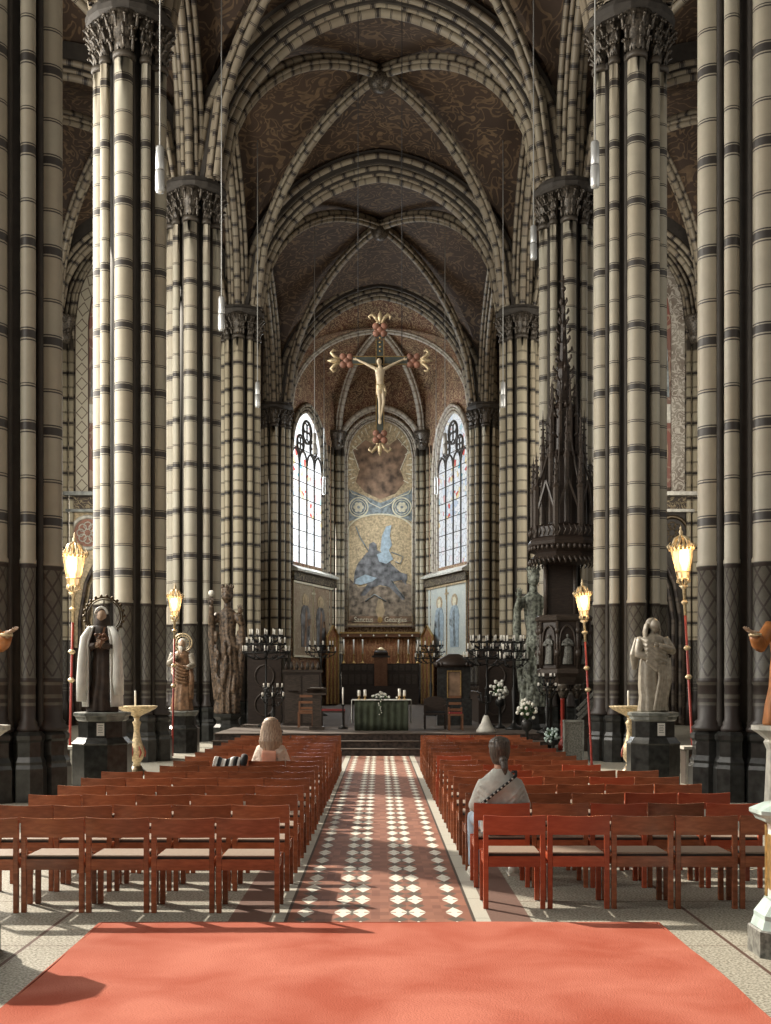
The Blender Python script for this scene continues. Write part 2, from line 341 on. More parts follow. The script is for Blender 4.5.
# ---------------------------------------------------------------- mesh builder
class MB:
    def __init__(s): s.v = []; s.f = []; s.uv = []; s.mi = []; s.sm = []; s.cur = 0; s.smooth = True
    def add(s, vs, fs, uvs=None, smooth=None):
        o = len(s.v); s.v.extend(vs)
        for i, f in enumerate(fs):
            s.f.append(tuple(o + k for k in f))
            s.uv.append(uvs[i] if uvs else [(0.0, 0.0)] * len(f))
            s.mi.append(s.cur); s.sm.append(s.smooth if smooth is None else smooth)
    def box(s, c, d, rz=0.0, taper=1.0, rx=0.0):
        x, y, z = (k / 2 for k in d)
        pts = [(-x, -y, -z), (x, -y, -z), (x, y, -z), (-x, y, -z), (-x * taper, -y * taper, z), (x * taper, -y * taper, z), (x * taper, y * taper, z), (-x * taper, y * taper, z)]
        M = Matrix.Translation(c) @ Matrix.Rotation(rz, 4, 'Z') @ Matrix.Rotation(rx, 4, 'X')
        s.add([tuple(M @ Vector(p)) for p in pts], [(0, 3, 2, 1), (4, 5, 6, 7), (0, 1, 5, 4), (1, 2, 6, 5), (2, 3, 7, 6), (3, 0, 4, 7)], smooth=False)
    def bar(s, a, b, wd, dp=None, up=(0, 0, 1)):
        a, b = Vector(a), Vector(b); dp = dp or wd
        d = (b - a).normalized(); u = Vector(up)
        if abs(d.dot(u)) > 0.95: u = Vector((0, 1, 0))
        r = d.cross(u).normalized(); u = r.cross(d)
        vs = [tuple(p + r * sx * wd / 2 + u * sy * dp / 2) for p in (a, b) for sx, sy in ((-1, -1), (1, -1), (1, 1), (-1, 1))]
        s.add(vs, [(3, 2, 1, 0), (4, 5, 6, 7), (0, 1, 5, 4), (1, 2, 6, 5), (2, 3, 7, 6), (3, 0, 4, 7)], smooth=False)
    def sweep(s, path, rad, n=8, ref=(0, 1, 0), caps=True, v0=0.0, sq=1.0):
        path = [Vector(p) for p in path]; m = len(path)
        rs = rad if isinstance(rad, (list, tuple)) else [rad] * m
        ref = Vector(ref); L = v0; vs = []; ls = []; prev = None
        for i, p in enumerate(path):
            d = (path[min(i + 1, m - 1)] - path[max(i - 1, 0)]).normalized()
            if prev is None:
                a = d.cross(ref)
                if a.length < 1e-3: a = d.cross(Vector((1, 0, 0)))
                a.normalize()
            else:
                a = prev - d * prev.dot(d)
                a = a.normalized() if a.length > 1e-5 else prev
            prev = a; b = d.cross(a).normalized()
            if i: L += (p - path[i - 1]).length
            ls.append(L)
            for k in range(n):
                t = 2 * PI * k / n
                vs.append(tuple(p + (a * math.cos(t) + b * math.sin(t) * sq) * rs[i]))
        fs, uv = [], []
        for i in range(m - 1):
            for k in range(n):
                k2 = (k + 1) % n
                fs.append((i * n + k, i * n + k2, (i + 1) * n + k2, (i + 1) * n + k))
                uv.append([(k / n, ls[i]), ((k + 1) / n, ls[i]), ((k + 1) / n, ls[i + 1]), (k / n, ls[i + 1])])
        if caps:
            fs.append(tuple(range(n - 1, -1, -1))); uv.append([(0, ls[0])] * n)
            fs.append(tuple((m - 1) * n + k for k in range(n))); uv.append([(0, ls[-1])] * n)
        s.add(vs, fs, uv)
    def lathe(s, prof, c=(0, 0, 0), n=16, sx=1.0, sy=1.0, rot=0.0, smooth=None):
        cx, cy, cz = c; vs, fs, uv = [], [], []; m = len(prof)
        for r, z in prof:
            for k in range(n):
                t = 2 * PI * k / n + rot
                vs.append((cx + r * sx * math.cos(t), cy + r * sy * math.sin(t), cz + z))
        for i in range(m - 1):
            for k in range(n):
                k2 = (k + 1) % n
                fs.append((i * n + k, i * n + k2, (i + 1) * n + k2, (i + 1) * n + k))
                z0, z1 = cz + prof[i][1], cz + prof[i + 1][1]
                uv.append([(k / n, z0), ((k + 1) / n, z0), ((k + 1) / n, z1), (k / n, z1)])
        fs.append(tuple(range(n - 1, -1, -1))); uv.append([(0, 0)] * n)
        fs.append(tuple((m - 1) * n + k for k in range(n))); uv.append([(0, 0)] * n)
        s.add(vs, fs, uv, smooth)
    def ball(s, c, r, n=10, m=7):
        if not isinstance(r, (tuple, list)): r = (r, r, r)
        vs, fs = [], []
        for i in range(m + 1):
            ph = PI * (i / m * 0.998 + 0.001)
            for k in range(n):
                t = 2 * PI * k / n
                vs.append((c[0] + r[0] * math.sin(ph) * math.cos(t), c[1] + r[1] * math.sin(ph) * math.sin(t), c[2] - r[2] * math.cos(ph)))
        for i in range(m):
            for k in range(n):
                k2 = (k + 1) % n; fs.append((i * n + k, i * n + k2, (i + 1) * n + k2, (i + 1) * n + k))
        fs.append(tuple(range(n - 1, -1, -1))); fs.append(tuple(m * n + k for k in range(n)))
        s.add(vs, fs)
    def grid(s, fn, nu, nv, smooth=True, uvf=None):
        vs = [tuple(fn(i / nu, j / nv)) for i in range(nu + 1) for j in range(nv + 1)]
        fs, uv = [], []
        for i in range(nu):
            for j in range(nv):
                q = (i * (nv + 1) + j, (i + 1) * (nv + 1) + j, (i + 1) * (nv + 1) + j + 1, i * (nv + 1) + j + 1)
                fs.append(q)
                uv.append([(uvf or (lambda a, b: (a, b)))(a / nu, b / nv) for a, b in ((i, j), (i + 1, j), (i + 1, j + 1), (i, j + 1))])
        s.add(vs, fs, uv, smooth)
    def plate(s, poly, M, th=0.02, uvs=1.0):
        """a flat outline (x, z) given thickness along local -y, placed with matrix M"""
        n = len(poly)
        A = [tuple(M @ Vector((x, -th, z))) for x, z in poly]; B = [tuple(M @ Vector((x, 0, z))) for x, z in poly]
        uv = [[(x * uvs, z * uvs) for x, z in poly], [(x * uvs, z * uvs) for x, z in reversed(poly)]]
        fs = [tuple(range(n)), tuple(range(2 * n - 1, n - 1, -1))]
        for k in range(n):
            k2 = (k + 1) % n; fs.append((k2, k, n + k, n + k2)); uv.append([(0, 0)] * 4)
        s.add(A + B, fs, uv, smooth=False)
    def obj(s, name, mats, parent=None, loc=None):
        me = bpy.data.meshes.new(name); me.from_pydata(s.v, [], s.f)
        if isinstance(mats, str): mats = [mats]
        for x in mats: me.materials.append(MATS[x])
        ul = me.uv_layers.new(name='UVMap')
        flat = [c for f in s.uv for p in f for c in p]
        ul.data.foreach_set('uv', flat)
        me.polygons.foreach_set('material_index', s.mi); me.polygons.foreach_set('use_smooth', s.sm)
        me.update()
        o = bpy.data.objects.new(name, me); COL.objects.link(o)
        if parent is not None: o.parent = parent
        if loc is not None: o.location = loc
        return o

def tag(o, label=None, cat=None, group=None, kind=None):
    if label: o['label'] = label
    if cat: o['category'] = cat
    if group: o['group'] = group
    if kind: o['kind'] = kind
    return o
def thing(name, label, cat, loc=(0, 0, 0), rz=0.0, group=None):
    o = bpy.data.objects.new(name, None); COL.objects.link(o)
    o.location = loc; o.rotation_euler = (0, 0, rz); o.empty_display_size = 0.2
    return tag(o, label, cat, group)
def struct(o): o['kind'] = 'structure'; return o
KIDS = {}
def dup(root, loc, label, rz=None, group=None):
    r = root.copy(); COL.objects.link(r); r.location = loc
    if rz is not None: r.rotation_euler = (0, 0, rz)
    r['label'] = label
    if group: r['group'] = group
    for ch in root.children:
        c = ch.copy(); COL.objects.link(c); c.parent = r
        for g in ch.children:
            d = g.copy(); COL.objects.link(d); d.parent = c
    return r
def remesh(o, vox, smooth=2):
    m = o.modifiers.new('skin_over', 'REMESH'); m.mode = 'VOXEL'; m.voxel_size = vox; m.use_smooth_shade = True
    if smooth:
        q = o.modifiers.new('soften', 'SMOOTH'); q.iterations = smooth; q.factor = 0.5
    return o
def at(px, py, D): return Vector(((px - CX) * D / F, D, CAMZ + (CY - py) * D / F))
# ================================================================ THE BUILDING
SPR = 17.3                                 # springing of the vaults
PX_ = 5.83                                 # nave pier line
PY_ = [18.0, 26.8, 36.0, 47.9, 64.1]       # pier rows
BACK = 6.0
def pro(u):                                # pointed-arch profile, 1 at the crown and 0 at the springing
    R = 1.105; return math.sqrt(max(0.0, R * R - (abs(u) + R - 1) ** 2)) / 1.1

# floor
mb = MB(); mb.smooth = False
mb.add([(-15, -4, 0), (15, -4, 0), (15, 76, 0), (-15, 76, 0)], [(0, 1, 2, 3)])
mb.add([(-15, -4, -.3), (15, -4, -.3), (15, 76, -.3), (-15, 76, -.3)], [(3, 2, 1, 0)])
struct(mb.obj('floor', 'church_floor'))

# choir steps and platform
plain('step_dark', (0.060, 0.042, 0.034), 0.5, var=0.4, scale=12)
plain('choir_floor', (0.10, 0.075, 0.058), 0.8, var=0.2, scale=4)
def choir_platform():
    mb = MB(); mb.smooth = False
    for i in range(3):
        y0 = 28.45 + 0.40 * i; z = 0.173 * (i + 1)
        mb.cur = 0; mb.box((0, (y0 + 64.5) / 2, z - 0.0985), (8.4, 64.5 - y0, 0.149))
        mb.cur = 1; mb.box((0, (y0 + 64.46) / 2, z - 0.012), (8.46, 64.5 - y0 + 0.04, 0.024))
    mb.cur = 1; mb.smooth = False; mb.box((0, 68.3, 0.507), (5.0, 7.4, 0.024)); mb.cur = 0; mb.box((0, 68.3, 0.25), (5.0, 7.4, 0.489))
    struct(mb.obj('floor', ['step_dark', 'choir_floor']))
choir_platform()

def wall(name, x0, x1, y0, y1, z0, z1, mat):
    mb = MB(); mb.box(((x0 + x1) / 2, (y0 + y1) / 2, (z0 + z1) / 2), (x1 - x0, y1 - y0, z1 - z0))
    return struct(mb.obj(name, mat))

# side walls with tall window openings (unseen, shaped to let the sun reach floor and carpet)
def pierced_wall(name, X, thick, opens, mat):
    mb = MB(); ys = [BACK - 12] + [k for o in opens for k in o] + [49.0]
    zs0, zs1, top = 5.0, 18.5, 26.0
    for i in range(0, len(ys), 2):
        mb.box((X, (ys[i] + ys[i + 1]) / 2, top / 2), (thick, ys[i + 1] - ys[i], top))
    for a, b in opens:
        mb.box((X, (a + b) / 2, zs0 / 2), (thick, b - a, zs0))
        # pointed head
        n = 10; c = (a + b) / 2; h = (b - a) / 2
        for k in range(n):
            u0 = -1 + 2 * k / n; u1 = -1 + 2 * (k + 1) / n
            zz = zs1 + 3.2 * min(pro(u0), pro(u1))
            mb.box((X, c + h * (u0 + u1) / 2, (zz + top) / 2), (thick, h * 2 / n, top - zz))
        if b - a < 20: mb.box((X, (a + b) / 2, (zs0 + zs1 + 3) / 2), (0.18, 0.12, zs1 + 3 - zs0))      # mullion
    return struct(mb.obj(name, mat))
OPEN_ = [(-4.5, 1.5), (3.0, 10.0), (11.5, 33.0), (36.5, 46.0)]
pierced_wall('wall_left', -13.9, 0.6, OPEN_, 'dark_wall_painting')
pierced_wall('wall_right', 13.9, 0.6, OPEN_, 'dark_wall_painting')

# ---- sweeping ribs
def arch_path(fn, n=28):
    return [fn(-1 + 2 * i / n) for i in range(n + 1)]
def rib_along(name, fn, offs, mat, n=28, slab=None, nn=8):
    """rolls that follow an arch: fn(u, r) -> point; r is the radial offset outward (added to span and height), offs = [(side, r, radius)]"""
    mb = MB()
    for side, r, rad in offs:
        mb.sweep(arch_path(lambda u: fn(u, r, side), n), rad, nn, caps=False)
    return mb
CNT = [0]
def trim(mb, mats):
    CNT[0] += 1
    return struct(mb.obj('trim_%d' % CNT[0], mats))

def transverse(yc, xa, xb, rise, offs, mat='rib_stone', slab=True, z0=SPR, back=0.5):
    """arch across, from xa to xb at depth yc"""
    c, a = (xa + xb) / 2, (xb - xa) / 2
    def fn(u, r, side): return (c + (a + r) * u, yc + side, z0 + (rise + r) * pro(u))
    mb = MB()
    for side, r, rad in offs: mb.sweep(arch_path(lambda u: fn(u, r, side), 30), rad, 8, caps=False)
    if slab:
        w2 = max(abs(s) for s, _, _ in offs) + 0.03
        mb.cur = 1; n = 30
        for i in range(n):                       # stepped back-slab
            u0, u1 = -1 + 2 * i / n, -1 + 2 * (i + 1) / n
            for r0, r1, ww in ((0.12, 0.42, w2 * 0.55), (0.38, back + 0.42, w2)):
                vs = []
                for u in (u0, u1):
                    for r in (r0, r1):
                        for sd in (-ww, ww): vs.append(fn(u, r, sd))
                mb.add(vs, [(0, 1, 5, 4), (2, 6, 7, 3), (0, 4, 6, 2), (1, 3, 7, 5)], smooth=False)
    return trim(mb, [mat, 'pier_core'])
def arcade(xc, ya, yb, rise, offs, mat='rib_stone', z0=SPR):
    c, a = (ya + yb) / 2, (yb - ya) / 2
    def fn(u, r, side): return (xc + side, c + (a + r) * u, z0 + (rise + r) * pro(u))
    mb = MB()
    for side, r, rad in offs: mb.sweep(arch_path(lambda u: fn(u, r, side), 30), rad, 8, ref=(1, 0, 0), caps=False)
    mb.cur = 1; n = 30; w2 = max(abs(s) for s, _, _ in offs) + 0.03
    for i in range(n):
        u0, u1 = -1 + 2 * i / n, -1 + 2 * (i + 1) / n
        for r0, r1, ww in ((0.12, 0.42, w2 * 0.55), (0.38, 0.92, w2)):
            vs = []
            for u in (u0, u1):
                for r in (r0, r1):
                    for sd in (-ww, ww): vs.append(fn(u, r, sd))
            mb.add(vs, [(0, 1, 5, 4), (2, 6, 7, 3), (0, 4, 6, 2), (1, 3, 7, 5)], smooth=False)
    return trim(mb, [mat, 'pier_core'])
def diagonal(p0, p1, rise, offs, mat='rib_stone', z0=SPR, half=False):
    p0, p1 = Vector((*p0, 0)), Vector((*p1, 0)); c = (p0 + p1) / 2; d = p1 - p0; L = d.length / 2; d.normalize(); nrm = Vector((-d.y, d.x, 0))
    mb = MB()
    for side, r, rad in offs:
        path = []
        for i in range(33):
            u = -1 + 2 * i / 32
            if half: u = -1 + i / 32
            q = c + d * (L + r) * u + nrm * side
            path.append((q.x, q.y, z0 + (rise + r) * pro(u)))
        mb.sweep(path, rad, 8, ref=tuple(nrm), caps=False)
    return mb
def groin(xa, xb, ya, yb, hx, hy, hd, mat, z0=SPR, lift=0.45):
    """ribbed vault web: hx = crown height at the xa/xb sides, hy = crown height at the ya/yb sides, hd = boss height"""
    cx, cy, a, b = (xa + xb) / 2, (ya + yb) / 2, (xb - xa) / 2, (yb - ya) / 2
    mb = MB()
    def H(t, s, Hs):
        w_ = 1 - (s / max(t, 1e-4)) ** 2
        Hr = hd + (Hs - hd) * t
        Hd_ = hd * pro(t) / max(pro(s), 1e-4) if pro(s) > 1e-4 else 0.0
        # along the ridge: Hr; on the groin: hd * pro(t)
        zs = Hr * pro(s) + (hd * pro(t) - Hr * pro(t)) * (1 - w_)
        return z0 + lift + max(0.0, zs)
    for sx, sy, axis in ((1, 1, 'x'), (-1, 1, 'x'), (1, 1, 'y'), (1, -1, 'y')):
        def fn(i, j):
            t = i; s = (2 * j - 1) * t
            if axis == 'x': return (cx + sx * a * t, cy + b * s, H(t, abs(s), hx))
            return (cx + a * s, cy + sy * b * t, H(t, abs(s), hy))
        mb.grid(fn, 16, 24)
    return struct(mb.obj('ceiling', mat))

BIG = [(0, 0, 0.15), (-0.22, 0.10, 0.075), (0.22, 0.10, 0.075), (-0.36, 0.30, 0.11), (0.36, 0.30, 0.11), (-0.52, 0.44, 0.065), (0.52, 0.44, 0.065), (-0.66, 0.66, 0.13), (0.66, 0.66, 0.13)]
MID = [(0, 0, 0.13), (-0.2, 0.10, 0.07), (0.2, 0.10, 0.07), (-0.34, 0.28, 0.10), (0.34, 0.28, 0.10)]
DIA = [(0, 0, 0.12), (-0.17, 0.10, 0.07), (0.17, 0.10, 0.07), (0, 0.28, 0.16)]
IN = PX_ - 0.80
AW = 13.3
RN, RD, RA, RAD = 5.5, 6.6, 3.5, 4.4
for i, y in enumerate([9.0] + PY_):
    if i >= 1:
        transverse(y, -IN, IN, RN + (0.5 if i == 5 else 0), BIG)
        if i <= 4:
            transverse(y, PX_ + 0.8, AW, RA, MID); transverse(y, -AW, -PX_ - 0.8, RA, MID)
ys = [9.0] + PY_
for i in range(len(ys) - 1):
    y0, y1 = ys[i], ys[i + 1]
    groin(-PX_, PX_, y0, y1, RN + 0.3, RN + 0.5, RD, 'vault_painting')
    trim(diagonal((-IN, y0 + .75), (IN, y1 - .75), RD, DIA), 'rib_stone')
    trim(diagonal((IN, y0 + .75), (-IN, y1 - .75), RD, DIA), 'rib_stone')
    b = MB(); b.lathe([(0.02, -0.55), (0.22, -0.5), (0.40, -0.32), (0.46, -0.1), (0.30, 0.3)], (0, (y0 + y1) / 2, SPR + RD), 12)
    trim(b, 'capital_leaf')
    for sg in (-1, 1):
        arcade(sg * PX_, y0 + 0.8, y1 - 0.8, RN - 0.2, MID)
        if i <= 3:
            groin(min(sg * PX_, sg * 13.6), max(sg * PX_, sg * 13.6), y0, y1, RN, RA + 0.4, RAD + 0.8, 'vault_painting')
            trim(diagonal((sg * (PX_ + .7), y0 + .7), (sg * AW, y1 - .4), RAD, DIA), 'rib_stone')
            trim(diagonal((sg * AW, y0 + .4), (sg * (PX_ + .7), y1 - .7), RAD, DIA), 'rib_stone')
        else:
            pass
# solid roof over the vaults keeps the sky out
wall('ceiling', -15, 15, BACK - 12, 76, 26.2, 26.6, 'pier_core')
# end walls of the side aisles, with the great painted arch and the blind arcade below
def aisle_end(sg):
    yw = 49.15
    name = 'wall_aisle_end_left' if sg < 0 else 'wall_aisle_end_right'
    x0, x1 = sorted((sg * 6.97, sg * 14.2))
    wall(name, x0, x1, yw, yw + 0.6, 0, 26, 'dark_wall_painting')
    c = sg * 9.70
    # painting in a pointed frame
    fr = thing('arched_painting', ('tall dim figure painting in a pale lozenge-patterned arched border, left aisle end' if sg < 0 else 'tall dim brown painting in a sun-mottled arched border, right aisle end'), 'painting', (c, yw - 0.01, 0))
    def out(h, z0, zs, rise, n=20):
        p = [(-h, z0), (h, z0)]
        return p + [(h * math.cos(0) * (1 - 2 * k / n), zs + rise * pro(1 - 2 * k / n)) for k in range(n + 1)]
    mb = MB(); mb.plate(out(2.78, 10.15, 17.2, 3.3), Matrix.Translation((0, 0, 0)), 0.05)
    mb.obj('canvas', 'old_painting', fr)
    pic = MB()
    I = Matrix.Translation((0, -0.055, 0))
    def ell(cx, cz, rx, rz, n=20): return [(cx + rx * math.cos(2 * PI * k / n), cz + rz * math.sin(2 * PI * k / n)) for k in range(n)]
    pic.plate([(-2.7, 12.9), (2.7, 12.9), (2.7, 13.7), (-2.7, 13.7)], I, 0.02); pic.obj('inscription_band', 'white_stone', fr)
    pic = MB()
    for k, dx in enumerate((-2.15, -0.8, 0.8, 2.15)):
        pic.cur = k % 2
        pic.plate([(dx - .5, 14.0), (dx + .5, 14.0), (dx + .42, 16.0), (dx + .2, 17.0), (dx, 17.4), (dx - .2, 17.0), (dx - .42, 16.0)], I, 0.02)
        pic.cur = 2; pic.plate(ell(dx, 11.6, 0.45, 1.2), I, 0.015)
    pic.cur = 3
    for k in range(5): pic.plate(ell(-2.0 + k, 18.3 + 0.5 * pro((k - 2) / 2), 0.55, 0.35), I, 0.02)
    pic.obj('painted_figure', ['mosaic_grey', 'mosaic_slate', 'mosaic_brown', 'mosaic_cream'], fr)
    # border strip: an arch band between two outlines
    mb = MB(); n = 40
    bm_ = 'sun_mottle' if sg > 0 else 'lozenge_border'
    def pth(h, zs, rise): return [(-h, 9.9 + (zs - 9.9) * k / 12) for k in range(12)] + [(-h + 2 * h * k / n, zs + rise * pro(-1 + 2 * k / n)) for k in range(n + 1)] + [(h, zs - (zs - 9.9) * k / 12) for k in range(1, 13)]
    A, B = pth(2.72, 17.2, 3.25), pth(3.28, 17.2, 3.85)
    L = 0.0; vs, fs, uv = [], [], []
    for k in range(len(A)):
        if k: L += math.dist(A[k], A[k - 1])
        for q in (A[k], B[k]): vs += [(q[0], -0.16, q[1]), (q[0], 0.0, q[1])]
        if k:
            o = 4 * (k - 1)
            fs += [(o, o + 4, o + 6, o + 2), (o, o + 1, o + 5, o + 4), (o + 2, o + 6, o + 7, o + 3)]
            uv += [[(0, Lp), (0, L), (1, L), (1, Lp)], [(0, 0)] * 4, [(0, 0)] * 4]
        Lp = L
    mb.add(vs, fs, uv, smooth=False); mb.obj('border', bm_, fr)
    # moulded frame arches, responds
    mb = MB()
    for r, rad in ((3.38, 0.07), (3.52, 0.09), (3.72, 0.07)):
        p = [(q[0] * 1.0, q[1]) for q in pth(r, 17.2, r + 0.55)]
        mb.sweep([(c + x, yw - 0.12, z) for x, z in p], rad, 8, caps=False)
    trim(mb, 'rib_stone')
    # ledge, frieze, medallions and lower arcade
    mb = MB()
    mb.cur = 0; mb.box((c, yw - 0.28, 9.82), (7.4, 0.6, 0.16)); mb.cur = 1; mb.box((c, yw - 0.14, 9.46), (7.2, 0.3, 0.52)); mb.cur = 0; mb.box((c, yw - 0.2, 9.12), (7.3, 0.4, 0.12))
    trim(mb, ['white_stone' if sg > 0 else 'grey_marble', 'gold_frieze'])
    mb = MB()
    mb.cur = 0; mb.box((c, yw - 0.06, 6.2), (7.0, 0.12, 5.8))
    for mx in (-2.75, 2.75):
        mb.cur = 1; ring = [(c + mx + 0.68 * math.cos(2 * PI * k / 24), yw - 0.16, 8.2 + 0.68 * math.sin(2 * PI * k / 24)) for k in range(25)]
        mb.sweep(ring, 0.09, 6, caps=False)
        mb.cur = 2; mb.plate([(0.60 * math.cos(2 * PI * k / 24), 0.60 * math.sin(2 * PI * k / 24)) for k in range(24)], Matrix.Translation((c + mx, yw - 0.13, 8.2)), 0.03)
        for q in range(8):
            mb.cur = 1; an = q * PI / 4
            mb.sweep([(c + mx + (0.3 + 0.16 * math.cos(2 * PI * k / 10)) * math.cos(an) - 0.16 * math.sin(2 * PI * k / 10) * math.sin(an), yw - 0.17, 8.2 + (0.3 + 0.16 * math.cos(2 * PI * k / 10)) * math.sin(an) + 0.16 * math.sin(2 * PI * k / 10) * math.cos(an)) for k in range(11)], 0.025, 4, caps=False)
    trim(mb, ['mosaic_gold' if sg < 0 else 'pier_core', 'white_stone' if sg < 0 else 'bronze', 'terracotta' if sg < 0 else 'pier_core'])
    mb = MB()
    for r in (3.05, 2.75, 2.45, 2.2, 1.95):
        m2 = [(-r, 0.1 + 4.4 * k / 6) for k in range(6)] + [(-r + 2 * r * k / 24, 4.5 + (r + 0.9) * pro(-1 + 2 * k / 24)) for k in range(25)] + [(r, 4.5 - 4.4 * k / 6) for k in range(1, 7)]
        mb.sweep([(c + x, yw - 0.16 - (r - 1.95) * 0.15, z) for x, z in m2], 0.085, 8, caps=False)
    trim(mb, 'dark_rib_stone')
    wall('door_1' if sg < 0 else 'door_2', c - 1.9, c + 1.9, yw - 0.13, yw - 0.07, 0, 4.4, 'dark_wood')
    # tall responds beside the painting
    mb = MB()
    for xx, rad in ((13.42, 0.15), (13.12, 0.10), (13.66, 0.10), (13.9, 0.14)):
        mb.lathe([(rad * 1.5, 0), (rad * 1.5, 0.9), (rad, 1.0), (rad, 16.4)], (sg * xx, yw - 0.28, 0), 12)
    trim(mb, 'choir_shaft_stone')
    mb = MB(); mb.lathe([(0.30, 16.2), (0.36, 16.5), (0.33, 16.7), (0.52, 17.2), (0.56, 17.35)], (sg * 13.45, yw - 0.3, 0), 12)
    for k in range(40):
        an = random.uniform(0, 2 * PI); z = random.uniform(16.5, 17.2); r = 0.36 + 0.2 * (z - 16.5)
        mb.ball((sg * 13.45 + r * math.cos(an), yw - 0.3 + r * math.sin(an), z), random.uniform(0.05, 0.09), 6, 4)
    trim(mb, 'capital_leaf')

m, t, b = new_mat('lozenge_border')
uv = N(t, 'ShaderNodeUVMap').outputs[0]; s_ = N(t, 'ShaderNodeSeparateXYZ'); t.links.new(uv, s_.inputs[0])
uu = math_node(t, 'ABSOLUTE', math_node(t, 'SUBTRACT', s_.outputs[0], 0.5))
vv = math_node(t, 'ABSOLUTE', math_node(t, 'SUBTRACT', math_node(t, 'FRACT', math_node(t, 'DIVIDE', s_.outputs[1], 0.62)), 0.5))
q_ = math_node(t, 'ABSOLUTE', math_node(t, 'SUBTRACT', math_node(t, 'ADD', uu, vv), 0.42))
ln_ = math_node(t, 'MAXIMUM', math_node(t, 'LESS_THAN', q_, 0.05), math_node(t, 'GREATER_THAN', uu, 0.45))
t.links.new(mix_col(t, ln_, (0.42, 0.38, 0.29), (0.13, 0.10, 0.075)), b.inputs['Base Color']); b.inputs['Roughness'].default_value = 0.6
aisle_end(-1); aisle_end(1)

# choir side walls and apse
APV = [(-5.04, 65.35), (-2.72, 72.0), (2.72, 72.0), (5.04, 65.35)]
KEY = Vector((0, 66.2, 0)); KH = 4.7
for sg, nm in ((-1, 'wall_choir_left'), (1, 'wall_choir_right')):
    x0, x1 = sorted((sg * 7.12, sg * 7.6)); wall(nm, x0, x1, 49.8, 65.6, 0, 26, 'saint_panel')
    mb = MB()
    mb.box((sg * 6.85, 56, 9.6), (0.3, 14, 0.25)); mb.box((sg * 6.87, 56, 8.9), (0.2, 14, 0.9))
    trim(mb, 'gold_frieze')

for sg in (-1, 1):
    x0, x1 = sorted((sg * 5.06, sg * 7.6)); wall('wall_choir_end_left' if sg < 0 else 'wall_choir_end_right', x0, x1, 65.65, 66.0, 0, 26, 'dark_wall_painting')
class WallFrame:
    """local frame of an apse wall: s metres along it, z up, n into the room"""
    def __init__(s, A, B):
        A, B = Vector((*A, 0)), Vector((*B, 0)); d = (B - A); s.L = d.length; d.normalize()
        s.A, s.d = A, d; s.n = Vector((-d.y, d.x, 0))
        if s.n.dot(Vector((0, 66, 0)) - A) < 0: s.n = -s.n
    def p(s, u, z, o=0.0):
        q = s.A + s.d * u + s.n * o; return (q.x, q.y, z)
    def M(s, o=0.0):     # local x along the wall, local -y into the room, z up
        x, y = s.d, -s.n
        q = s.A + s.n * o
        return Matrix(((x.x, y.x, 0, q.x), (x.y, y.y, 0, q.y), (0, 0, 1, 0), (0, 0, 0, 1)))
def arch_outline(cx, h, z0, zs, rise, n=18):
    return [(cx - h, z0)] + [(cx - h + 2 * h * k / n, zs + rise * pro(-1 + 2 * k / n)) for k in range(n + 1)] + [(cx + h, z0)]
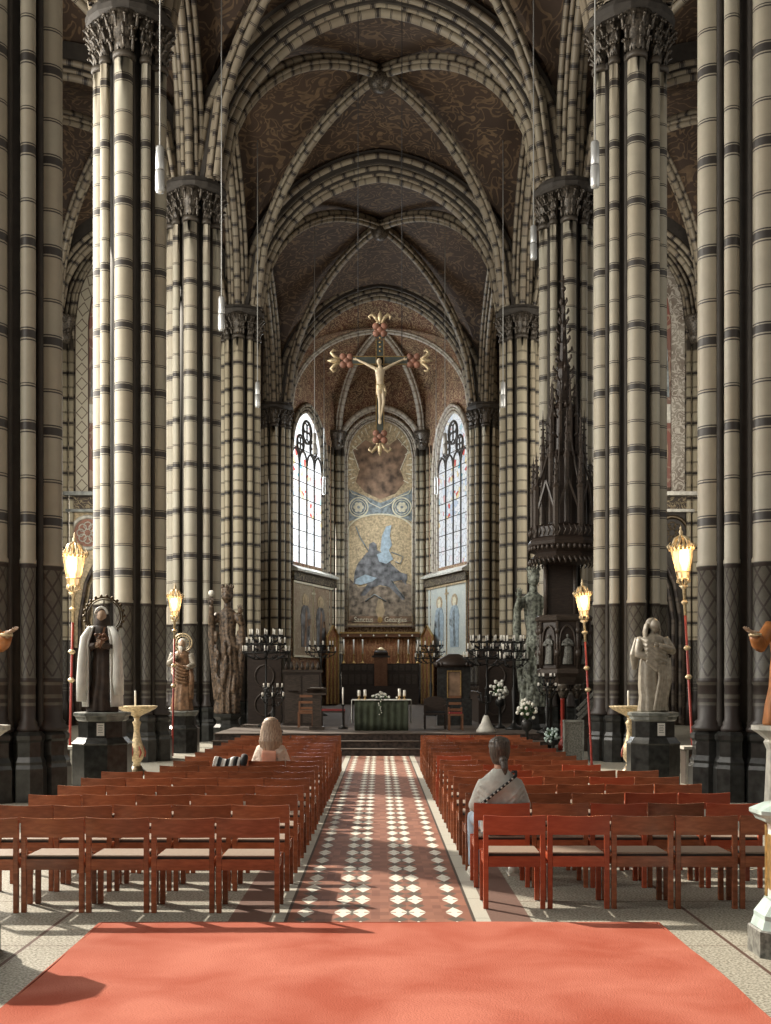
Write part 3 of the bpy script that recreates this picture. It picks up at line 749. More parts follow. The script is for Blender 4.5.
def window_wall(wf, name, wname, glass, side):
    L = wf.L; c = L * 0.335; h = 2.28; z0, zs, rise = 8.75, 14.9, 2.75
    mb = MB(); TH = 0.5
    def blk(s0, s1, za, zb):
        P = [wf.p(s, z, o) for o in (0, -TH) for z in (za, zb) for s in (s0, s1)]
        mb.add(P, [(0, 1, 3, 2), (4, 6, 7, 5), (0, 4, 5, 1), (2, 3, 7, 6), (0, 2, 6, 4), (1, 5, 7, 3)], smooth=False)
    blk(0.0, c - h, 0, 26); blk(c + h, L + 0.3, 0, 26); blk(c - h, c + h, 0, z0)
    n = 24
    for k in range(n):
        u0, u1 = -1 + 2 * k / n, -1 + 2 * (k + 1) / n
        zl, zr = zs + rise * pro(u0), zs + rise * pro(u1); s0, s1 = c + h * u0, c + h * u1
        P = [wf.p(s0, zl), wf.p(s1, zr), wf.p(s1, 26), wf.p(s0, 26), wf.p(s0, zl, -TH), wf.p(s1, zr, -TH), wf.p(s1, 26, -TH), wf.p(s0, 26, -TH)]
        mb.add(P, [(0, 1, 2, 3), (5, 4, 7, 6), (0, 4, 5, 1)], smooth=False)
    struct(mb.obj(name, 'apse_painting'))
    # glazing
    win = bpy.data.objects.new(wname, None); COL.objects.link(win); struct(win)
    mb = MB(); mb.plate(arch_outline(c, h, z0, zs, rise), wf.M(-0.10), 0.03, 1.0); struct(mb.obj('window_glass', glass, win))
    mb = MB()
    for k in (-0.5, 0.0, 0.5):
        s = c + h * k
        mb.bar(wf.p(s, z0, -0.04), wf.p(s, zs + (0.3 if k else 0.0), -0.04), 0.085, 0.12)
    for k in range(1, 8): mb.bar(wf.p(c - h, z0 + k * 0.95, -0.07), wf.p(c + h, z0 + k * 0.95, -0.07), 0.045, 0.045)
    # tracery: lancet heads, three foiled circles
    def cyc(cs, cz, r, rad, n=20): mb.sweep([wf.p(cs + r * math.cos(2 * PI * i / n), cz + r * math.sin(2 * PI * i / n), -0.03) for i in range(n + 1)], rad, 6, caps=False)
    for k in range(4):
        cs = c + h * (-0.75 + 0.5 * k)
        mb.sweep([wf.p(cs + h * 0.25 * (-1 + i / 8), zs - 0.35 + 0.75 * pro(-1 + i / 8), -0.03) for i in range(17)], 0.06, 6, caps=False)
    cyc(c, zs + 1.62, 0.66, 0.08); cyc(c - 0.98, zs + 0.78, 0.50, 0.07); cyc(c + 0.98, zs + 0.78, 0.50, 0.07)
    for (cs, cz, r) in ((c, zs + 1.62, 0.66), (c - 0.98, zs + 0.78, 0.5), (c + 0.98, zs + 0.78, 0.5)):
        for q in range(4): cyc(cs + r * 0.5 * math.cos(q * PI / 2 + .78), cz + r * 0.5 * math.sin(q * PI / 2 + .78), r * 0.40, 0.045, 12)
    struct(mb.obj('tracery', 'pier_core', win))
    # frame rolls and moulded reveal
    mb = MB()
    for r, rad, o in ((0.06, 0.09, 0.02), (0.26, 0.07, 0.08), (0.46, 0.10, 0.14)):
        P = [wf.p(x, z, o) for x, z in arch_outline(c, h + r, z0 - 0.2, zs, rise + r)]
        mb.sweep(P, rad, 8, caps=False)
    trim(mb, 'pale_rib_stone' if side > 0 else 'rib_stone')
    # sloping sill, frieze
    mb = MB()
    mb.cur = 0
    P = [wf.p(0.0, z0 - 0.02, -0.3), wf.p(L - .6, z0 - 0.02, -0.3), wf.p(L - .6, z0 - 0.42, 0.42), wf.p(0, z0 - 0.42, 0.42), wf.p(0, z0 - 0.55, 0.42), wf.p(L - .6, z0 - 0.55, 0.42), wf.p(L - .6, z0 - 0.55, 0), wf.p(0, z0 - 0.55, 0)]
    mb.add(P, [(0, 3, 2, 1), (3, 4, 5, 2), (4, 7, 6, 5), (0, 7, 4, 3), (1, 2, 5, 6)], smooth=False)
    mb.cur = 1
    P = [wf.p(s, z, o) for o in (0, 0.2) for z in (z0 - 1.05, z0 - 0.55) for s in (0, L - .5)]
    mb.add(P, [(4, 5, 7, 6), (0, 4, 6, 2), (0, 1, 5, 4), (1, 3, 7, 5)], smooth=False)
    trim(mb, ['white_stone', 'gold_frieze'])
    # painted panel below with two standing saints
    pn = thing('saint_mural', ('warm gold mural of two haloed saints under the left choir window' if side < 0 else 'pale window-lit mural of two haloed saints under the right choir window'), 'mural', (0, 0, 0))
    zt, zb = z0 - 1.1, 3.3
    mb = MB(); mb.plate([(0.1, zb), (L - .7, zb), (L - .7, zt), (0.1, zt)], wf.M(0.03), 0.03); mb.obj('ground', 'saint_panel' if side < 0 else 'window_lit_panel', pn)
    body, dark2 = ('mosaic_earth', 'mosaic_brown') if side < 0 else ('mosaic_blue', 'mosaic_slate')
    if side < 0: body = 'mosaic_grey'
    for k, cs in enumerate((L * 0.27, L * 0.60)):
        mb = MB(); M_ = wf.M(0.07)
        def E(a, bz, rx, rz, n=18): return [(a + rx * math.cos(2 * PI * q / n), bz + rz * math.sin(2 * PI * q / n)) for q in range(n)]
        mb.cur = 1; mb.plate(E(cs, 6.62, 0.48, 0.40), M_, 0.012)
        mb.cur = 0; mb.plate([(cs - .62, 3.9), (cs + .62, 3.9), (cs + .66, 4.9), (cs + .72, 5.7), (cs + .52, 6.2), (cs + .2, 6.36), (cs - .2, 6.36), (cs - .52, 6.2), (cs - .72, 5.7), (cs - .62, 4.9)], M_, 0.016)
        mb.cur = 2; mb.plate(E(cs, 6.58, 0.24, 0.27), M_, 0.022)
        mb.cur = 3; mb.plate([(cs - .22, 3.95), (cs + .1, 3.95), (cs + .25, 5.9), (cs - .02, 6.2)], M_, 0.022)
        mb.plate([(cs + .3, 5.1), (cs + .75, 5.25), (cs + .75, 5.6), (cs + .3, 5.5)], M_, 0.022)
        if k == 1: mb.bar(wf.p(cs + .55, 5.5, 0.1), wf.p(cs + .95, 3.9, 0.1), 0.06, 0.03)
        mb.obj('painted_saint', [body, 'mosaic_gold', 'mosaic_tan' if side < 0 else 'mosaic_cream', dark2], pn)
    mb = MB(); mb.cur = 0
    for z in (zb + .05, zt - .05): mb.bar(wf.p(0.1, z, 0.08), wf.p(L - .7, z, 0.08), 0.1, 0.12)
    for s in (0.15, L * .435, L - .75): mb.bar(wf.p(s, zb, 0.08), wf.p(s, zt, 0.08), 0.06, 0.08)
    mb.bar(wf.p(L * .435, zt - .9, 0.09), wf.p(L * .435, zt - .3, 0.09), 0.12, 0.05); mb.bar(wf.p(L * .435 - .25, zt - .55, 0.09), wf.p(L * .435 + .25, zt - .55, 0.09), 0.05, 0.12)
    mb.obj('border', 'mosaic_cream' if side < 0 else 'mosaic_gold', pn)
WL, WR = WallFrame(APV[0], APV[1]), WallFrame(APV[3], APV[2])
window_wall(WL, 'wall_apse_left', 'window_1', 'stained_glass_left', -1)
window_wall(WR, 'wall_apse_right', 'window_2', 'stained_glass_right', 1)
wall('wall_apse_end', -3.0, 3.0, 72.0, 72.5, 0, 26, 'apse_painting')

# apse vault webs and ribs
def apse_cell(A, B, mat, Hs=3.9):
    A, B = Vector((*A, 0)), Vector((*B, 0)); mb = MB()
    def fn(i, j):
        t = max(i, 1e-3); s = (2 * j - 1)
        Wp = A + (B - A) * j; P = KEY + (Wp - KEY) * t
        st = abs(s) * t
        Hr = KH + (Hs - KH) * t
        z = Hr * pro(st) + (KH - Hr) * pro(t) * (s * s)
        return (P.x, P.y, SPR + 0.35 + max(0, z))
    mb.grid(fn, 14, 20)
    struct(mb.obj('ceiling', mat))
PTS = [(-5.83, 64.1)] + APV[0:0] + [APV[1], APV[2]] + [(5.83, 64.1)]
for i in range(3): apse_cell(PTS[i], PTS[i + 1], 'apse_painting')
apse_cell((5.83, 64.1), (-5.83, 64.1), 'apse_painting', 6.3)
for p in ((-5.0, 64.7), (5.0, 64.7), (-2.55, 71.7), (2.55, 71.7), (-1.0, 64.4), (1.0, 64.4)):
    if abs(p[0]) < 2: continue
    d = KEY.to_2d() - Vector(p)
    q = Vector(p) + d * 2
    mbx = diagonal(p, tuple(q), KH, [(0, 0, 0.11), (-0.16, 0.1, 0.065), (0.16, 0.1, 0.065)], half=True)
    trim(mbx, 'pale_rib_stone')
b = MB(); b.lathe([(0.02, -0.4), (0.3, -0.3), (0.42, 0.0), (0.3, 0.3)], (0, 66.2, SPR + KH), 12); trim(b, 'capital_leaf')
# corner shafts of the apse
mb = MB()
for sg in (-1, 1):
    for dx, dy, r in ((0, 0, 0.17), (0.34, -0.42, 0.11), (-0.30, 0.02, 0.11), (0.55, -0.85, 0.10)):
        mb.lathe([(r * 1.6, 0.52), (r * 1.6, 1.3), (r, 1.5), (r, 16.4)], (sg * (2.62 + dx), 71.6 + dy, 0), 12)
trim(mb, 'choir_shaft_stone')
mb = MB()
for sg in (-1, 1):
    mb.lathe([(0.3, 16.3), (0.35, 16.6), (0.6, 17.2), (0.62, 17.4)], (sg * 2.7, 71.45, 0), 12)
    for k in range(30):
        an = random.uniform(0, 2 * PI); z = random.uniform(16.5, 17.2)
        mb.ball((sg * 2.7 + (0.4 + 0.2 * (z - 16.5)) * math.cos(an), 71.45 + 0.5 * math.sin(an), z), 0.08, 6, 4)
trim(mb, 'capital_leaf')

# ================================================================ PIERS
def pier(label, x, y, choir, src=None):
    if src is not None: return dup(src, (x, y, 0), label)
    sm = 'choir_shaft_stone' if choir else 'shaft_stone'
    p = thing('clustered_pier', label, 'pillar', (x, y, 0), group='striped stone pillars of the nave')
    mb = MB(); mb.lathe([(0.52, 0.0), (0.52, 17.2)], (0, 0, 0), 8, rot=PI / 8); mb.obj('core', 'pier_core', p)
    spots = []
    for k in range(4): spots.append((k * PI / 2, 0.65, 0.205))
    for k in range(4): spots.append((PI / 4 + k * PI / 2, 0.655, 0.115))
    for k in range(8): spots.append((PI / 8 + k * PI / 4 + (0.05 if k % 2 else -0.05), 0.60, 0.058))
    for an, d, r in spots:
        mb = MB(); c = (d * math.cos(an), d * math.sin(an), 0)
        z0 = 1.04
        mb.lathe([(r * 1.0, z0), (r * 1.42, z0 + 0.02), (r * 1.48, z0 + 0.07), (r * 1.2, z0 + 0.12), (r * 1.25, z0 + 0.15), (r, z0 + 0.2)] +
                 [(r, 1.78), (r * 1.07, 1.80), (r * 1.07, 1.86), (r, 1.88), (r, 3.56), (r * 1.09, 3.59), (r * 1.09, 3.67), (r, 3.70)] +
                 [q for z in ([3.7 + 1.4 * k for k in range(1, 10)]) for q in ((r, z - 0.0), )] + [(r, 15.95), (r * 1.22, 16.0), (r * 1.22, 16.08), (r, 16.12)], c, 16 if r > 0.1 else 8)
        mb.obj('shaft', sm if r > 0.1 else 'pier_core', p)  # thinnest shafts coloured dark, painting shade into the gaps
    for an, d, r in spots[:8]:
        mb = MB(); c = (d * math.cos(an), d * math.sin(an), 0); k = r / 0.215
        R = 0.29 * (0.55 + 0.45 * k)
        mb.smooth = False
        mb.lathe([(R * 1.22, 0), (R * 1.22, 0.50), (R * 1.14, 0.56), (R * 1.16, 0.60), (R, 0.68), (R, 0.90), (R * 1.1, 0.94), (R * 1.12, 1.0), (R * 0.9, 1.06)], c, 8, rot=PI / 8, smooth=False)
        mb.obj('plinth', 'black_marble', p)
    # foliate capital
    mb = MB()
    for an, d, r in spots[:8]:
        c = (d * math.cos(an), d * math.sin(an), 0)
        mb.lathe([(r * 1.0, 16.10), (r * 1.05, 16.3), (r * 1.35, 16.6), (r * 1.9, 16.95)], c, 12)
    rnd = random.Random(5)
    for tier, (z, R, cnt, sz) in enumerate(((16.22, 0.74, 20, 0.30), (16.46, 0.78, 22, 0.32), (16.70, 0.84, 22, 0.30))):
        for k in range(cnt):
            an = 2 * PI * (k + 0.5 * (tier % 2)) / cnt + rnd.uniform(-.05, .05); ca, sa = math.cos(an), math.sin(an)
            s = sz * rnd.uniform(0.85, 1.15)
            bulge = 0.06 * math.cos(4 * an)
            path = []
            for q in range(6):
                u = q / 5; rr = R + bulge + 0.16 * u * u * 1.4 - (0.05 if q == 5 else 0); zz = z - 0.1 + s * u - (0.10 if q == 5 else 0)
                path.append((rr * ca, rr * sa, zz))
            mb.sweep(path, [0.03, 0.045, 0.04, 0.035, 0.045, 0.03], 5)
            for sd in (-1, 1):
                mb.ball(((R + 0.1) * math.cos(an + sd * 0.07), (R + 0.1) * math.sin(an + sd * 0.07), z + s * 0.45), (0.035, 0.035, 0.05), 5, 4)
    cap = mb.obj('capital', 'capital_leaf', p)
    mb = MB(); mb.smooth = False
    mb.lathe([(0.92, 16.92), (1.0, 17.0), (1.02, 17.12), (0.92, 17.18), (0.9, 17.3)], (0, 0, 0), 16, rot=PI / 16, smooth=False)
    mb.obj('abacus', 'pier_core', cap)
    return p
ORD = ['nearest', 'second', 'third', 'fourth', 'fifth']
srcs = {}
for i, y in enumerate(PY_):
    for sg in (-1, 1):
        sd = 'left' if sg < 0 else 'right'
        tail = {0: 'cut by the picture edge', 1: 'behind the statue on its pedestal', 2: 'behind the brown statue' if sg < 0 else 'beside the carved pulpit', 3: 'beside the dark choir stalls' if sg < 0 else 'with green plinth blocks near the candelabra', 4: 'beside the %s apse window' % sd}[i]
        choir = i >= 3
        s = srcs.get(choir)
        if i == 0:
            lb = 'nearest striped stone pillar on the %s, cut by the picture edge' % sd
        else:
            lb = '%s striped stone pillar on the %s, %s' % (ORD[i], sd, tail)
        o = pier(lb, sg * PX_, y, choir, s)
        if s is None: srcs[choir] = o
# rising wall shafts above the capitals (they carry the ribs)
mb = MB()
for y in PY_:
    for sg in (-1, 1):
        for k in range(10):
            an = 2 * PI * k / 10
            mb.sweep([(sg * PX_ + 0.62 * math.cos(an), y + 0.62 * math.sin(an), 17.4), (sg * PX_ + 0.5 * math.cos(an), y + 0.5 * math.sin(an), 24.0)], 0.10, 8, caps=False)
        mb.cur = 1; mb.lathe([(0.5, 17.4), (0.45, 24)], (sg * PX_, y, 0), 8); mb.cur = 0
trim(mb, ['rib_stone', 'pier_core'])
# ================================================================ CHAIRS
def make_chair(wood_mat='chair_wood'):
    c = thing('wooden_chair', 'x', 'chair')
    W = 0.495; h = W / 2
    def leg(sx, rear):
        mb = MB(); x = sx * (h - 0.021)
        if rear: mb.box((x, 0.0, 0.368), (0.040, 0.036, 0.736))
        else: mb.box((x, 0.365, 0.212), (0.042, 0.034, 0.424), taper=1.0)
        o = mb.obj('leg', wood_mat, c)
        bv = o.modifiers.new('edge', 'BEVEL'); bv.width = 0.003; bv.segments = 1
    for sx in (-1, 1): leg(sx, True); leg(sx, False)
    mb = MB()      # curved top board, dipping a little in the middle
    n = 8; vs, fs = [], []
    for i in range(n + 1):
        u = -1 + 2 * i / n; x = u * (h - 0.002); zt = 0.738 + 0.010 * (u * u); dy = -0.012 - 0.016 * (1 - u * u)
        vs += [(x, dy - 0.011, 0.592), (x, dy + 0.011, 0.592), (x, dy + 0.011, zt), (x, dy - 0.011, zt)]
        if i:
            o = 4 * (i - 1)
            for a, b in ((0, 1), (1, 2), (2, 3), (3, 0)): fs.append((o + a, o + 4 + a, o + 4 + b, o + b))
    fs += [(0, 1, 2, 3), (4 * n + 3, 4 * n + 2, 4 * n + 1, 4 * n)]
    mb.add(vs, fs, smooth=False); mb.obj('backrest', wood_mat, c)
    mb = MB()
    mb.box((0, -0.004, 0.378), (W - 0.084, 0.024, 0.085)); mb.box((0, 0.368, 0.378), (W - 0.084, 0.022, 0.075))
    for sx in (-1, 1): mb.box((sx * (h - 0.021), 0.183, 0.380), (0.024, 0.33, 0.075))
    mb.obj('seat_frame', wood_mat, c)
    mb = MB()
    mb.cur = 1; mb.box((0, 0.187, 0.428), (W - 0.088, 0.37, 0.018)); mb.cur = 0
    mb.box((0, 0.192, 0.442), (W - 0.090, 0.372, 0.012))
    mb.obj('seat_cushion', ['seat_fabric', 'seat_edge'], c)
    return c
chairA, chairB = make_chair(), make_chair('bright_chair_wood')
usedA = usedB = False
ON = ['front', 'second', 'third', 'fourth', 'fifth', 'sixth', 'seventh', 'eighth', 'ninth', 'tenth', 'eleventh', 'twelfth', 'thirteenth', 'fourteenth', 'fifteenth', 'sixteenth']
SEAT = ['on the aisle', 'second from the aisle', 'third from the aisle', 'fourth from the aisle', 'fifth from the aisle']
rnd = random.Random(3)
ROWY = {}
for side in (-1, 1):
    for r in range(16):
        yr = (9.0 if side < 0 else 9.17) + 0.945 * r; ROWY[side, r] = yr
        n = 5 if r < 6 else 4
        for k in range(n):
            x = side * ((0.775 if side < 0 else 0.815) + 0.255 + 0.511 * k) + rnd.uniform(-.004, .004)
            bright = side > 0 and ((r == 0 and k == 0) or rnd.random() < 0.25)
            src = chairB if bright else chairA
            lb = 'reddish wooden chair %s of the aisle, %s row from the carpet, %s' % ('left' if side < 0 else 'right', ON[r] if r else 'first', SEAT[k])
            rz = rnd.uniform(-.012, .012)
            first = (bright and not usedB) or (not bright and not usedA)
            if first:
                if bright: usedB = True
                else: usedA = True
                src.location = (x, yr, 0); src.rotation_euler = (0, 0, rz); src['label'] = lb; src['group'] = 'rows of wooden chairs along the aisle'
            else:
                dup(src, (x, yr + rnd.uniform(-.02, .02), 0), lb, rz, 'rows of wooden chairs along the aisle')

# carpet
mb = MB(); n = 40
def cf(i, j):
    x = -2.08 + 4.16 * i; y = 4.6 + 3.99 * j
    return (x + (0.02 * math.sin(y * 2) if i in (0, 1) else 0), y + 0.015 * math.sin(x * 3) * (j == 1), 0.014 + 0.003 * math.sin(3 * x + 2 * y))
mb.grid(cf, n, n)
mb.add([(-2.06, 4.6, 0.001), (2.06, 4.6, 0.001), (2.06, 8.58, 0.001), (-2.06, 8.58, 0.001)], [(3, 2, 1, 0)])
for (p, q) in (((-2.08, 4.6), (-2.08, 8.59)), ((-2.08, 8.59), (2.08, 8.59)), ((2.08, 8.59), (2.08, 4.6))):
    mb.bar((*p, .008), (*q, .008), 0.012, 0.012)
o = mb.obj('carpet', 'red_carpet'); tag(o, 'large faded red carpet lying on the stone floor before the chairs', 'carpet')

# ================================================================ FIGURES
def ring_loft(mb, secs, n=28, fold=0.0, kf=9, ph=0.0, caps=True):
    """secs: (x, y, z, rx, ry[, fold scale])"""
    vs, fs = [], []; m = len(secs)
    for i, sc in enumerate(secs):
        x, y, z, rx, ry = sc[:5]; fo = fold * (sc[5] if len(sc) > 5 else 1.0)
        for k in range(n):
            t = 2 * PI * k / n
            q = 1 + fo * (0.6 * math.cos(kf * t + ph + i * 0.25) + 0.4 * math.cos((kf + 4) * t - 1.3 * ph + i * 0.4))
            vs.append((x + rx * q * math.cos(t), y + ry * q * math.sin(t), z))
    for i in range(m - 1):
        for k in range(n):
            k2 = (k + 1) % n; fs.append((i * n + k, i * n + k2, (i + 1) * n + k2, (i + 1) * n + k))
    if caps: fs += [tuple(range(n - 1, -1, -1)), tuple((m - 1) * n + k for k in range(n))]
    mb.add(vs, fs)
def head(mb, c, h, yaw=0.0, tilt=0.0, neck=True):
    """a head of height h facing local -y, turned by yaw"""
    M = Matrix.Translation(c) @ Matrix.Rotation(yaw, 4, 'Z') @ Matrix.Rotation(tilt, 4, 'X')
    n, m = 24, 18; vs, fs = [], []
    for i in range(m + 1):
        ph = PI * (i / m * 0.996 + 0.002); cz = -math.cos(ph); sr = math.sin(ph)
        for k in range(n):
            t = 2 * PI * k / n; dx, dy = math.sin(t), -math.cos(t)     # dy = -1 is the face
            rx, ry = 0.37, 0.46
            x, y, z = rx * sr * dx, ry * sr * dy, 0.5 * cz
            if z < -0.1:
                q = 1 - 0.75 * (-0.1 - z) ** 1.1; x *= q; y = y * (0.92 if dy < 0 else max(0.4, 1 - 1.4 * (-0.1 - z)))
            f = max(0, -dy) ** 6
            nose = math.exp(-((z + 0.07) / 0.09) ** 2) * math.exp(-(x / 0.055) ** 2) * 0.12 * (dy < 0)
            eye = (math.exp(-((z - 0.035) / 0.05) ** 2) * math.exp(-((abs(x) - 0.15) / 0.07) ** 2)) * 0.055 * (dy < 0)
            lip = math.exp(-((z + 0.24) / 0.035) ** 2) * math.exp(-(x / 0.11) ** 2) * 0.035 * (dy < 0)
            chin = math.exp(-((z + 0.41) / 0.06) ** 2) * math.exp(-(x / 0.12) ** 2) * 0.04 * (dy < 0)
            brow = math.exp(-((z - 0.12) / 0.04) ** 2) * math.exp(-(x / 0.26) ** 2) * 0.025 * (dy < 0)
            y -= nose + lip + chin + brow - eye
            vs.append(tuple(M @ Vector((x * h, y * h, z * h))))
    for i in range(m):
        for k in range(n):
            k2 = (k + 1) % n; fs.append((i * n + k, i * n + k2, (i + 1) * n + k2, (i + 1) * n + k))
    fs += [tuple(range(n - 1, -1, -1)), tuple(m * n + k for k in range(n))]
    mb.add(vs, fs)
    for sx in (-1, 1):
        p = M @ Vector((sx * 0.38 * h, 0.02 * h, -0.02 * h)); mb.ball(tuple(p), (0.03 * h, 0.06 * h, 0.11 * h), 8, 6)
def hand(mb, wrist, direction, palm_normal, size, curl=0.5, side=1):
    """palm, four fingers and a thumb; size = hand length"""
    d = Vector(direction).normalized(); nml = Vector(palm_normal); nml = (nml - d * nml.dot(d)).normalized(); s = d.cross(nml) * side
    w = Vector(wrist); S = size
    P = lambda a, b, c: tuple(w + d * a * S + s * b * S + nml * c * S)
    mb.sweep([P(0, 0, 0), P(0.15, 0, 0), P(0.35, 0, 0.01), P(0.52, 0, 0.02)], [0.13 * S, 0.19 * S, 0.22 * S, 0.19 * S], 10, ref=tuple(nml), sq=0.55)
    for k, (off, ln) in enumerate(((-0.15, 0.40), (-0.05, 0.47), (0.055, 0.44), (0.15, 0.34))):
        pts = []; a, c = 0.48, 0.02; ang = 0.1
        for q in range(5):
            pts.append(P(a, off * (1 + 0.12 * q), c))
            a += ln / 4 * math.cos(ang); c += ln / 4 * math.sin(ang); ang += curl * 0.45
        mb.sweep(pts, [0.055 * S, 0.052 * S, 0.048 * S, 0.045 * S, 0.034 * S], 7)
    mb.sweep([P(0.12, -0.14, 0.02), P(0.26, -0.27, 0.06), P(0.38, -0.32, 0.11), P(0.48, -0.33, 0.16)], [0.07 * S, 0.06 * S, 0.052 * S, 0.04 * S], 7)
def limb(mb, pts, rad, n=12): mb.sweep(pts, rad, n)
def smooth_pts(a, b, c, k=4):
    a, b, c = Vector(a), Vector(b), Vector(c); out = []
    for i in range(2 * k + 1):
        t = i / (2 * k); out.append(tuple(a * (1 - t) ** 2 + (b * 1.0) * 2 * t * (1 - t) * 1.0 + c * t * t) if False else tuple((a.lerp(b, t * 2) if t < 0.5 else b.lerp(c, t * 2 - 1))))
    return out
def halo_ring(mb, c, r, rad, studs=0):
    mb.sweep([(c[0] + r * math.cos(2 * PI * k / 28), c[1], c[2] + r * math.sin(2 * PI * k / 28)) for k in range(29)], rad, 6, caps=False)
    for k in range(studs):
        a = 2 * PI * k / studs; mb.ball((c[0] + (r + rad * 1.4) * math.cos(a), c[1], c[2] + (r + rad * 1.4) * math.sin(a)), rad * 1.6, 6, 5)

def pedestal(name, label, x, y, w_, h, mats=('black_marble', 'grey_marble'), paper=True, tiers=None):
    p = thing(name, label, 'pedestal', (x, y, 0))
    mb = MB(); mb.smooth = False; r8 = PI / 8
    k = w_ / 2 / math.cos(PI / 8)
    def octa(rr, z0, z1): mb.lathe([(rr, z0), (rr, z1)], (0, 0, 0), 8, rot=r8, smooth=False)
    octa(k, 0, h * 0.56)
    mb.lathe([(k, h * 0.56), (k * 1.03, h * 0.58), (k * 0.92, h * 0.62), (k * 0.84, h * 0.66)], (0, 0, 0), 8, rot=r8, smooth=False)
    mb.obj('base', mats[0], p)
    mb = MB(); mb.lathe([(k * 0.80, h * 0.655), (k * 0.80, h * 0.88)], (0, 0, 0), 8, rot=r8, smooth=False); mb.obj('dado', mats[0] if mats[1] == 'grey_marble' else mats[1], p)
    mb = MB(); mb.lathe([(k * 0.80, h * 0.875), (k * 0.88, h * 0.90), (k * 0.90, h * 0.94), (k * 0.97, h * 0.955), (k * 0.97, h * 0.99), (k * 0.9, h)], (0, 0, 0), 8, rot=r8, smooth=False); mb.obj('cap', mats[1], p)
    if paper:
        mb = MB(); yy = -k * 0.80 * math.cos(PI / 8) - 0.006
        mb.box((0.06, yy, h * 0.77), (0.13, 0.006, 0.22))
        q = mb.obj('notice', 'paper', p)
        mb = MB()
        for j in range(5): mb.box((0.06, yy - 0.004, h * 0.77 + 0.07 - j * 0.03), (0.09 - 0.02 * (j % 2), 0.003, 0.007))
        mb.obj('text_line', 'lead', q)
    return p
ped_l = pedestal('octagonal_pedestal', 'dark octagonal pedestal with paper notice under the white-cloaked statue', -4.90, 20.3, 0.96, 1.29)
ped_r = pedestal('octagonal_pedestal', 'dark octagonal pedestal with paper notice under the grey woman statue', 4.82, 20.3, 0.86, 1.29)
pedestal('octagonal_pedestal', 'dark low pedestal under the brown haloed statue', -5.15, 29.9, 0.86, 1.08, paper=False)

def robed(mb, h, lean=0.0, wid=1.0, fold=0.07, n=44, ph=0.4, contra=0.02):
    S = [(0, 0, 0.00, .150, .125, 1.3), (0, 0, 0.02, .152, .127, 1.3), (0, .0, .15, .138, .112, 1.2), (contra, 0, .30, .128, .102, 1.0), (contra, 0, .45, .122, .098, .8), (contra, 0, .55, .112, .088, .5), (0, 0, .62, .103, .080, .4), (0, 0, .70, .112, .082, .4), (0, 0, .77, .122, .080, .3), (0, 0, .805, .112, .070, .2), (0, 0, .825, .07, .055, 0), (0, 0, .845, .042, .042, 0)]
    ring_loft(mb, [(a * h, b * h, c * h, d * h * wid, e * h * wid, f) for a, b, c, d, e, f in S], n, fold, 10, ph)

